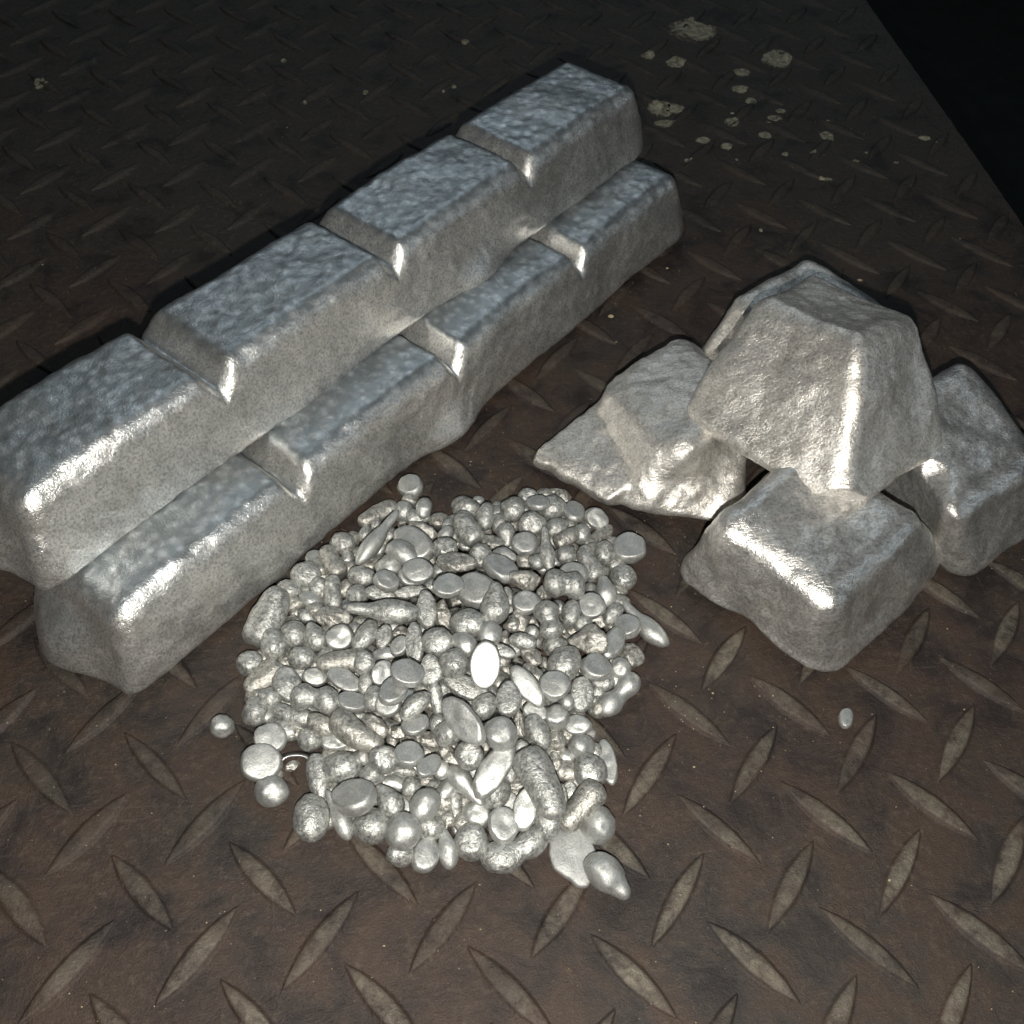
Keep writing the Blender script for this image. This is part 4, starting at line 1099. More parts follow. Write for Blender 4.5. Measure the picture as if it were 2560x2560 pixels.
('k', (-4.095, 1.389, 0.592), (0.685, -0.697, -0.214), (0.231, -0.071, 0.97), 0.235, 0.138, 0.083, 'large rough crumbly nugget on the lower slope of the heap, below a medium lump'),
('e', (-4.827, 1.348, 0.306), (0.982, -0.164, -0.09), (0.025, -0.363, 0.931), 0.192, 0.081, 0.068, 'medium smooth oval nugget near the lower left edge of the heap, above a medium bean'),
('k', (-2.858, 3.585, 0.775), (0.987, -0.128, 0.092), (-0.12, -0.227, 0.966), 0.164, 0.142, 0.085, 'medium rough crumbly nugget on the upper right slope of the heap, above a large bean'),
('e', (-6.29, 0.77, 0.235), (0.019, 0.995, -0.101), (0.114, 0.098, 0.989), 0.392, 0.28, 0.235, 'very large smooth oval nugget at the far lower left edge, below a very large bean'),
('t', (-5.882, 0.774, 0.261), (-0.391, 0.906, 0.163), (0.143, -0.115, 0.983), 0.431, 0.165, 0.149, 'very large teardrop nugget at the far lower left edge, right of a medium bean'),
('f', (-5.592, 0.853, 0.585), (0.882, -0.3, 0.364), (-0.251, 0.356, 0.9), 0.382, 0.303, 0.254, 'largest smooth flat disc nugget low on the heap, grey with fine scratches'),
('b', (-5.377, 0.509, 0.257), (0.989, -0.104, 0.1), (-0.094, 0.059, 0.994), 0.297, 0.268, 0.257, 'large round nugget at the far lower left edge of the heap, below a large drop'),
('b', (-4.91, 0.309, 0.438), (0.993, -0.117, 0.024), (-0.044, -0.173, 0.984), 0.278, 0.271, 0.26, 'large round nugget at the far lower edge of the heap, above a large ball'),
('b', (-4.962, 0.071, 0.17), (0.994, -0.095, -0.05), (0.02, -0.295, 0.955), 0.221, 0.177, 0.17, 'large round nugget at the far lower edge of the heap, below a large ball'),
('e', (-4.588, 0.032, 0.179), (0.317, 0.948, -0.042), (0.188, -0.019, 0.982), 0.28, 0.213, 0.179, 'large smooth oval nugget at the far lower edge of the heap, below a large ball'),
('t', (-5.086, 0.826, 0.439), (-0.586, 0.79, 0.181), (0.148, -0.115, 0.982), 0.298, 0.205, 0.185, 'large teardrop nugget near the lower left edge of the heap, above a medium ball'),
('F', (-4.976, 0.799, 0.154), (0.98, -0.137, 0.141), (-0.164, -0.169, 0.972), 0.223, 0.192, 0.154, 'large bright flat-faced nugget near the lower edge of the heap, right of a medium ball'),
('e', (-5.046, 1.233, 0.152), (0.97, -0.244, -0.012), (0.011, -0.007, 1.0), 0.319, 0.148, 0.124, 'very large smooth oval nugget near the lower left edge, below left of a medium bean'),
('e', (-4.559, 0.658, 0.511), (0.58, 0.805, 0.124), (0.009, -0.159, 0.987), 0.279, 0.233, 0.196, 'large smooth oval nugget near the lower edge of the heap, above a large ball'),
('b', (-4.495, 0.433, 0.236), (0.99, -0.077, -0.117), (0.09, -0.287, 0.954), 0.235, 0.213, 0.204, 'large round nugget near the lower edge of the heap, below a large bean'),
('b', (-5.342, 1.295, 0.365), (0.97, -0.086, -0.227), (0.216, -0.122, 0.969), 0.193, 0.193, 0.185, 'medium round nugget near the lower left edge of the heap, below a large ball'),
('e', (-4.84, 1.379, 0.183), (0.971, -0.235, -0.042), (-0.059, -0.407, 0.911), 0.193, 0.096, 0.081, 'medium smooth oval nugget near the lower left edge of the heap, below a medium bean'),
('e', (-4.175, 0.999, 0.262), (0.565, 0.822, 0.076), (0.168, -0.205, 0.964), 0.249, 0.143, 0.12, 'large smooth oval nugget near the lower edge of the heap, below a small ball'),
('t', (-3.898, 0.956, 0.414), (0.569, -0.814, -0.119), (-0.075, -0.196, 0.978), 0.419, 0.198, 0.178, 'very large teardrop nugget near the lower edge of the heap, above a medium rod'),
('e', (-3.456, 1.016, 0.729), (0.632, 0.74, 0.228), (-0.06, -0.247, 0.967), 0.49, 0.223, 0.187, 'very large smooth oval nugget near the lower edge of the heap, above a large bean'),
('e', (-3.446, 0.767, 0.469), (0.587, 0.8, 0.123), (0.133, -0.245, 0.96), 0.266, 0.225, 0.189, 'large smooth oval nugget near the lower edge of the heap, left of a medium lump'),
('t', (-4.084, 0.699, 0.151), (-0.051, -0.968, -0.247), (0.118, -0.251, 0.961), 0.393, 0.167, 0.151, 'very large teardrop nugget near the lower edge of the heap, left of a medium rod'),
('b', (-3.753, 0.536, 0.205), (0.959, -0.282, 0.013), (-0.06, -0.158, 0.986), 0.247, 0.213, 0.205, 'large round nugget near the lower edge of the heap, below right of a medium rod'),
('b', (-3.887, 0.116, 0.247), (0.988, -0.118, 0.103), (-0.112, -0.065, 0.992), 0.257, 0.286, 0.247, 'large round nugget at the far lower edge of the heap, left of a large button'),
('t', (-4.252, 0.084, 0.15), (-0.132, 0.962, 0.241), (-0.159, -0.26, 0.952), 0.315, 0.167, 0.15, 'very large teardrop nugget at the far lower edge, right of a large bean'),
('F', (-3.284, 0.645, 0.197), (0.974, -0.139, 0.179), (-0.198, -0.136, 0.971), 0.228, 0.209, 0.167, 'large bright flat-faced nugget near the lower edge of the heap, above a large button'),
('f', (-3.395, 0.25, 0.39), (0.984, -0.101, -0.149), (0.14, -0.092, 0.986), 0.236, 0.283, 0.198, 'large flat-faced nugget near the lower edge of the heap, below a large button'),
('f', (-3.016, 0.449, 0.472), (0.326, 0.914, 0.24), (-0.092, -0.222, 0.971), 0.333, 0.188, 0.158, 'very large flat-faced nugget near the lower right edge of the heap, below a medium lump'),
('s', (-2.763, 0.701, 0.79), (0.292, -0.955, 0.043), (-0.134, 0.003, 0.991), 0.617, 0.272, 0.229, 'very large stubby rod-shaped nugget near the lower right edge, left of a large lump'),
('k', (-2.393, 0.719, 0.21), (0.215, -0.972, -0.094), (-0.093, -0.116, 0.989), 0.25, 0.124, 0.074, 'large rough crumbly nugget at the far lower right edge, left of a medium bean'),
('B', (-2.71, 0.223, 0.397), (0.098, 0.928, 0.358), (-0.219, -0.331, 0.918), 0.285, 0.209, 0.201, 'large bright round nugget at the far lower right edge, right of a very large button'),
('p', (-3.221, -0.06, 0.229), (0.942, 0.336, 0.018), (-0.003, -0.045, 0.999), 0.562, 0.267, 0.229, 'long bent peanut nugget at the front foot of the heap'),
('s', (-2.147, 0.402, 0.439), (0.74, 0.635, 0.222), (-0.123, -0.196, 0.973), 0.465, 0.21, 0.176, 'very large stubby rod-shaped nugget at the far lower right edge, right of a large lump'),
('b', (-1.915, 0.177, 0.25), (0.99, -0.102, -0.094), (0.085, -0.087, 0.993), 0.26, 0.298, 0.25, 'large round nugget at the far lower right edge, below right of a very large rod'),
('K', (-2.351, -0.192, 0.099), (0.191, -0.982, -0.015), (-0.006, -0.016, 1.0), 0.481, 0.354, 0.099, 'broad flat grey broken flake at the lower right tip of the heap'),
('t', (-1.909, -0.653, 0.337), (0.632, -0.77, -0.09), (0.148, 0.006, 0.989), 0.418, 0.279, 0.251, 'lemon-shaped nugget with a nipple at both ends, lowest of the heap at right'),
('e', (-3.143, 1.161, 0.417), (0.307, 0.948, 0.086), (-0.134, -0.046, 0.99), 0.259, 0.132, 0.111, 'large smooth oval nugget near the lower right edge of the heap, above a medium lump'),
('k', (-3.092, 0.957, 0.21), (0.971, 0.239, -0.006), (0.058, -0.211, 0.976), 0.181, 0.123, 0.074, 'medium rough crumbly nugget near the lower right edge of the heap, below a large bean'),
('e', (2.622, 1.583, 0.102), (0.464, 0.886, -0.027), (-0.065, 0.064, 0.996), 0.2, 0.121, 0.102, 'tiny silver crumb alone on the plate below the front ingot block'),
('e', (-5.707, 4.669, 0.12), (0.486, 0.874, 0.022), (-0.024, -0.011, 1.0), 0.175, 0.132, 0.106, 'medium smooth oval nugget near the upper left edge of the heap, below a medium rod'),
('e', (-4.96, 1.531, 0.12), (0.4, 0.811, -0.427), (-0.059, 0.488, 0.871), 0.195, 0.13, 0.104, 'medium smooth oval nugget near the lower left edge of the heap, below a medium lump'),
('k', (-6.662, 4.459, 0.12), (-0.863, -0.498, -0.082), (-0.045, -0.087, 0.995), 0.187, 0.161, 0.129, 'medium rough crumbly nugget at the far left edge of the heap, below a small bean'),
('b', (-4.109, 2.662, 0.402), (0.747, 0.664, 0.02), (0.119, -0.163, 0.979), 0.195, 0.181, 0.145, 'medium round nugget at the crown of the nugget heap, above right of a large rod'),
('s', (-3.883, 3.957, 0.223), (0.79, -0.562, 0.244), (-0.225, 0.104, 0.969), 0.154, 0.153, 0.123, 'medium stubby rod-shaped nugget at the crown of the nugget heap, below a very large lump'),
('b', (-4.89, 4.202, 0.12), (-0.112, -0.984, 0.139), (-0.029, 0.143, 0.989), 0.181, 0.168, 0.135, 'medium round nugget on the upper left slope of the heap, below a very large drop'),
('s', (-3.666, 2.259, 0.441), (-0.335, 0.942, -0.025), (0.039, 0.04, 0.998), 0.188, 0.168, 0.135, 'medium stubby rod-shaped nugget on the lower right slope, left of a large bean'),
('k', (-2.153, 1.803, 0.12), (-0.677, -0.722, -0.141), (-0.031, -0.164, 0.986), 0.188, 0.175, 0.14, 'medium rough crumbly nugget near the lower right edge of the heap, above a medium ball'),
('k', (-1.231, 3.903, 0.12), (-0.015, -0.992, -0.125), (-0.018, -0.125, 0.992), 0.183, 0.169, 0.136, 'medium rough crumbly nugget near the right edge of the heap, right of a medium ball'),
('b', (-5.109, 3.466, 0.154), (0.756, 0.654, -0.009), (0.039, -0.032, 0.999), 0.17, 0.158, 0.127, 'medium round nugget on the left slope of the heap, below a large bean'),
('b', (-5.167, 0.77, 0.12), (0.942, -0.245, -0.229), (0.165, -0.256, 0.952), 0.153, 0.142, 0.114, 'medium round nugget near the lower left edge of the heap, left of a large button'),
('s', (-6.653, 3.863, 0.12), (-0.43, 0.899, 0.086), (-0.15, -0.165, 0.975), 0.164, 0.142, 0.114, 'medium stubby rod-shaped nugget at the far left edge of the heap, below a large ball'),
('k', (-5.724, 3.767, 0.12), (0.709, -0.705, 0.003), (0.136, 0.141, 0.981), 0.199, 0.162, 0.13, 'medium rough crumbly nugget near the left edge of the heap, above a very large rod'),
('e', (-2.252, 0.807, 0.12), (0.587, 0.76, 0.278), (-0.207, -0.192, 0.959), 0.168, 0.134, 0.107, 'medium smooth oval nugget at the far lower right edge, right of a large lump'),
('b', (-6.525, 3.42, 0.12), (0.135, 0.99, 0.038), (0.211, -0.066, 0.975), 0.199, 0.185, 0.148, 'medium round nugget near the left edge of the heap, below a large ball'),
('k', (-3.703, 4.552, 0.223), (0.948, 0.303, 0.094), (-0.126, 0.09, 0.988), 0.192, 0.127, 0.102, 'medium rough crumbly nugget on the upper slope of the heap, below a large button'),
('k', (-5.671, 0.651, 0.12), (-0.741, -0.671, 0.022), (0.188, -0.177, 0.966), 0.177, 0.142, 0.114, 'medium rough crumbly nugget at the far lower left edge, right of a very large drop'),
('b', (-2.029, 5.179, 0.125), (0.736, -0.673, 0.068), (0.009, 0.11, 0.994), 0.165, 0.153, 0.122, 'medium round nugget near the upper right edge of the heap, left of a medium ball'),
('b', (-7.047, 2.654, 0.12), (-0.153, 0.988, -0.028), (0.21, 0.06, 0.976), 0.169, 0.157, 0.126, 'medium round nugget at the far left edge of the heap, right of a large ball'),
('b', (-1.487, 2.472, 0.12), (-0.652, 0.714, 0.256), (0.033, -0.31, 0.95), 0.156, 0.145, 0.116, 'medium round nugget near the right edge of the heap, above a small drop'),
('s', (-3.306, 2.237, 0.158), (0.951, 0.164, -0.261), (0.132, 0.548, 0.826), 0.166, 0.109, 0.087, 'medium stubby rod-shaped nugget on the lower right slope of the heap, above a large ball'),
('b', (-2.574, 1.398, 0.12), (0.97, 0.008, 0.242), (-0.24, 0.177, 0.955), 0.188, 0.175, 0.14, 'medium round nugget near the lower right edge of the heap, left of a medium lump'),
('b', (-5.289, 3.629, 0.154), (-0.868, -0.391, -0.306), (-0.343, 0.028, 0.939), 0.165, 0.154, 0.123, 'medium round nugget on the left slope of the heap, above right of a medium ball'),
('b', (-3.604, 6.458, 0.12), (-0.254, -0.964, -0.078), (-0.262, -0.009, 0.965), 0.158, 0.147, 0.118, 'medium round nugget near the upper edge of the heap, right of a medium bean'),
('e', (-3.182, 3.395, 0.419), (-0.967, -0.208, 0.146), (0.091, 0.254, 0.963), 0.153, 0.107, 0.086, 'medium smooth oval nugget on the right slope of the heap, left of a medium bean'),
('b', (-2.223, 1.361, 0.12), (-0.749, 0.649, 0.134), (0.023, -0.176, 0.984), 0.176, 0.164, 0.131, 'medium round nugget near the lower right edge of the heap, right of a medium lump'),
('b', (-1.128, 2.714, 0.12), (-0.716, 0.698, -0.002), (0.236, 0.245, 0.94), 0.199, 0.185, 0.148, 'medium round nugget at the far right edge of the heap, below a medium ball'),
('b', (-3.98, 5.133, 0.346), (0.765, 0.599, 0.236), (-0.129, -0.217, 0.968), 0.176, 0.163, 0.131, 'medium round nugget on the upper slope of the heap, above a medium bean'),
('k', (-4.011, 1.734, 0.272), (-0.77, -0.632, -0.084), (-0.137, 0.035, 0.99), 0.196, 0.168, 0.134, 'medium rough crumbly nugget on the lower slope of the heap, above a large lump'),
('k', (-3.641, 3.144, 0.441), (0.411, 0.893, -0.184), (0.032, 0.187, 0.982), 0.196, 0.148, 0.118, 'medium rough crumbly nugget at the crown of the nugget heap, right of a large ball'),
('b', (-4.752, 1.14, 0.12), (-0.063, 0.974, -0.216), (-0.233, 0.196, 0.953), 0.18, 0.168, 0.134, 'medium round nugget near the lower edge of the heap, below a medium bean'),
('k', (-1.871, 2.792, 0.12), (0.387, 0.882, 0.269), (-0.138, -0.234, 0.963), 0.197, 0.13, 0.104, 'medium rough crumbly nugget near the right edge of the heap, below a very large bean'),
('b', (-1.803, 5.324, 0.125), (-0.989, 0.107, 0.103), (0.094, -0.087, 0.992), 0.168, 0.156, 0.125, 'medium round nugget near the upper right edge of the heap, below a very large drop'),
('k', (-1.41, 5.629, 0.12), (0.433, 0.901, -0.014), (-0.224, 0.122, 0.967), 0.155, 0.138, 0.111, 'medium rough crumbly nugget at the far upper right edge, below a large rod'),
('b', (-0.967, 4.994, 0.12), (-0.174, -0.901, 0.398), (-0.023, 0.408, 0.913), 0.163, 0.151, 0.121, 'medium round nugget at the far upper right edge of the heap, below a medium ball'),
('k', (-1.413, 3.247, 0.12), (0.761, -0.644, 0.085), (-0.02, 0.108, 0.994), 0.182, 0.167, 0.133, 'medium rough crumbly nugget near the right edge of the heap, above a large button'),
('k', (-4.735, 4.709, 0.146), (0.978, 0.135, -0.158), (0.172, -0.102, 0.98), 0.175, 0.154, 0.123, 'medium rough crumbly nugget on the upper left slope of the heap, below a medium button'),
('e', (-1.767, 3.431, 0.12), (-0.106, -0.994, 0.029), (0.003, 0.028, 1.0), 0.163, 0.119, 0.096, 'medium smooth oval nugget near the right edge of the heap, right of a large ball'),
('e', (-6.111, 0.991, 0.12), (-0.736, -0.645, 0.207), (0.127, 0.169, 0.977), 0.165, 0.117, 0.094, 'medium smooth oval nugget at the far lower left edge, left of a very large drop'),
('k', (-3.014, 4.868, 0.24), (-0.984, -0.176, -0.021), (-0.035, 0.075, 0.997), 0.156, 0.149, 0.119, 'medium rough crumbly nugget on the upper right slope of the heap, below a large bean'),
('e', (-4.713, 2.606, 0.374), (-0.7, 0.71, -0.076), (-0.026, 0.081, 0.996), 0.16, 0.159, 0.127, 'medium smooth oval nugget on the lower left slope of the heap, below a large button'),
('e', (-2.638, 5.75, 0.12), (0.893, -0.447, 0.048), (-0.048, 0.012, 0.999), 0.193, 0.193, 0.154, 'medium smooth oval nugget near the upper right edge of the heap, above a large bean'),
('b', (-5.591, 4.123, 0.12), (0.191, 0.97, -0.148), (-0.046, 0.159, 0.986), 0.199, 0.185, 0.148, 'medium round nugget on the left slope of the heap, left of a very large bean'),
('b', (-2.199, 2.314, 0.172), (-0.859, -0.461, 0.224), (0.11, 0.26, 0.959), 0.194, 0.181, 0.145, 'medium round nugget near the right edge of the heap, left of a small ball'),
('s', (-3.922, 0.81, 0.12), (-0.951, 0.219, 0.216), (0.18, -0.175, 0.968), 0.164, 0.151, 0.121, 'medium stubby rod-shaped nugget near the lower edge of the heap, below a very large drop'),
('s', (-5.699, 5.062, 0.12), (-0.776, -0.442, -0.451), (-0.382, -0.241, 0.892), 0.166, 0.156, 0.125, 'medium stubby rod-shaped nugget near the upper left edge of the heap, above a medium bean'),
('b', (-2.753, 6.555, 0.12), (0.993, 0.095, -0.076), (0.081, -0.047, 0.996), 0.193, 0.179, 0.143, 'medium round nugget near the upper edge of the heap, below a small bean'),
('s', (-4.467, 2.699, 0.402), (-0.953, -0.065, 0.297), (0.299, -0.017, 0.954), 0.153, 0.15, 0.12, 'medium stubby rod-shaped nugget at the crown of the nugget heap, right of a medium bean'),
('k', (-5.624, 5.541, 0.12), (-0.939, 0.278, 0.202), (0.13, -0.258, 0.958), 0.185, 0.156, 0.125, 'medium rough crumbly nugget near the upper left edge of the heap, below a medium bean'),
('e', (-4.329, 3.993, 0.12), (-0.085, -0.996, 0.03), (0.343, -0.001, 0.939), 0.178, 0.176, 0.141, 'medium smooth oval nugget at the crown of the nugget heap, below a very large bean'),
('k', (-4.996, 1.973, 0.131), (-0.03, -0.994, -0.107), (0.195, -0.111, 0.974), 0.165, 0.128, 0.102, 'medium rough crumbly nugget on the lower left slope of the heap, below a medium lump'),
('e', (-4.131, 4.919, 0.213), (0.972, 0.144, -0.187), (0.173, 0.1, 0.98), 0.173, 0.156, 0.125, 'medium smooth oval nugget on the upper slope of the heap, below a medium ball'),
('b', (-3.343, 2.492, 0.441), (-0.738, -0.674, -0.011), (-0.11, 0.105, 0.988), 0.151, 0.141, 0.113, 'medium round nugget on the lower right slope of the heap, above a large bean'),
('s', (-3.57, 1.443, 0.12), (0.272, -0.892, -0.362), (-0.014, -0.38, 0.925), 0.166, 0.157, 0.125, 'medium stubby rod-shaped nugget on the lower slope of the heap, right of a large ball'),
('e', (-1.239, 4.612, 0.12), (-0.032, 0.998, -0.055), (0.033, 0.056, 0.998), 0.15, 0.125, 0.1, 'medium smooth oval nugget near the upper right edge of the heap, above a large button'),
('b', (-0.667, 5.131, 0.12), (0.865, -0.495, -0.089), (0.045, -0.1, 0.994), 0.199, 0.185, 0.148, 'medium round nugget at the far upper right edge of the heap, above a large ball'),
('b', (-1.894, 4.281, 0.12), (-0.497, 0.868, 0.005), (-0.021, -0.018, 1.0), 0.154, 0.143, 0.115, 'medium round nugget near the upper right edge of the heap, left of a large bean'),
('s', (-6.943, 3.185, 0.12), (-0.667, -0.733, -0.132), (-0.219, 0.024, 0.975), 0.163, 0.153, 0.122, 'medium stubby rod-shaped nugget at the far left edge of the heap, above a large ball'),
('k', (-5.688, 2.51, 0.12), (-0.397, 0.915, 0.069), (-0.395, -0.238, 0.888), 0.192, 0.184, 0.147, 'medium rough crumbly nugget near the lower left edge of the heap, below a large button'),
('s', (-2.119, 5.514, 0.139), (-0.537, -0.832, 0.142), (-0.012, 0.176, 0.984), 0.177, 0.148, 0.118, 'medium stubby rod-shaped nugget near the upper right edge of the heap, above a medium bean'),
('b', (-2.801, 3.414, 0.323), (0.826, 0.514, 0.232), (-0.116, -0.246, 0.962), 0.177, 0.164, 0.132, 'medium round nugget on the right slope of the heap, below left of a large bean'),
('b', (-1.542, 4.403, 0.12), (-0.657, -0.631, -0.412), (-0.417, -0.151, 0.896), 0.161, 0.149, 0.12, 'medium round nugget near the upper right edge of the heap, above a large bean')]
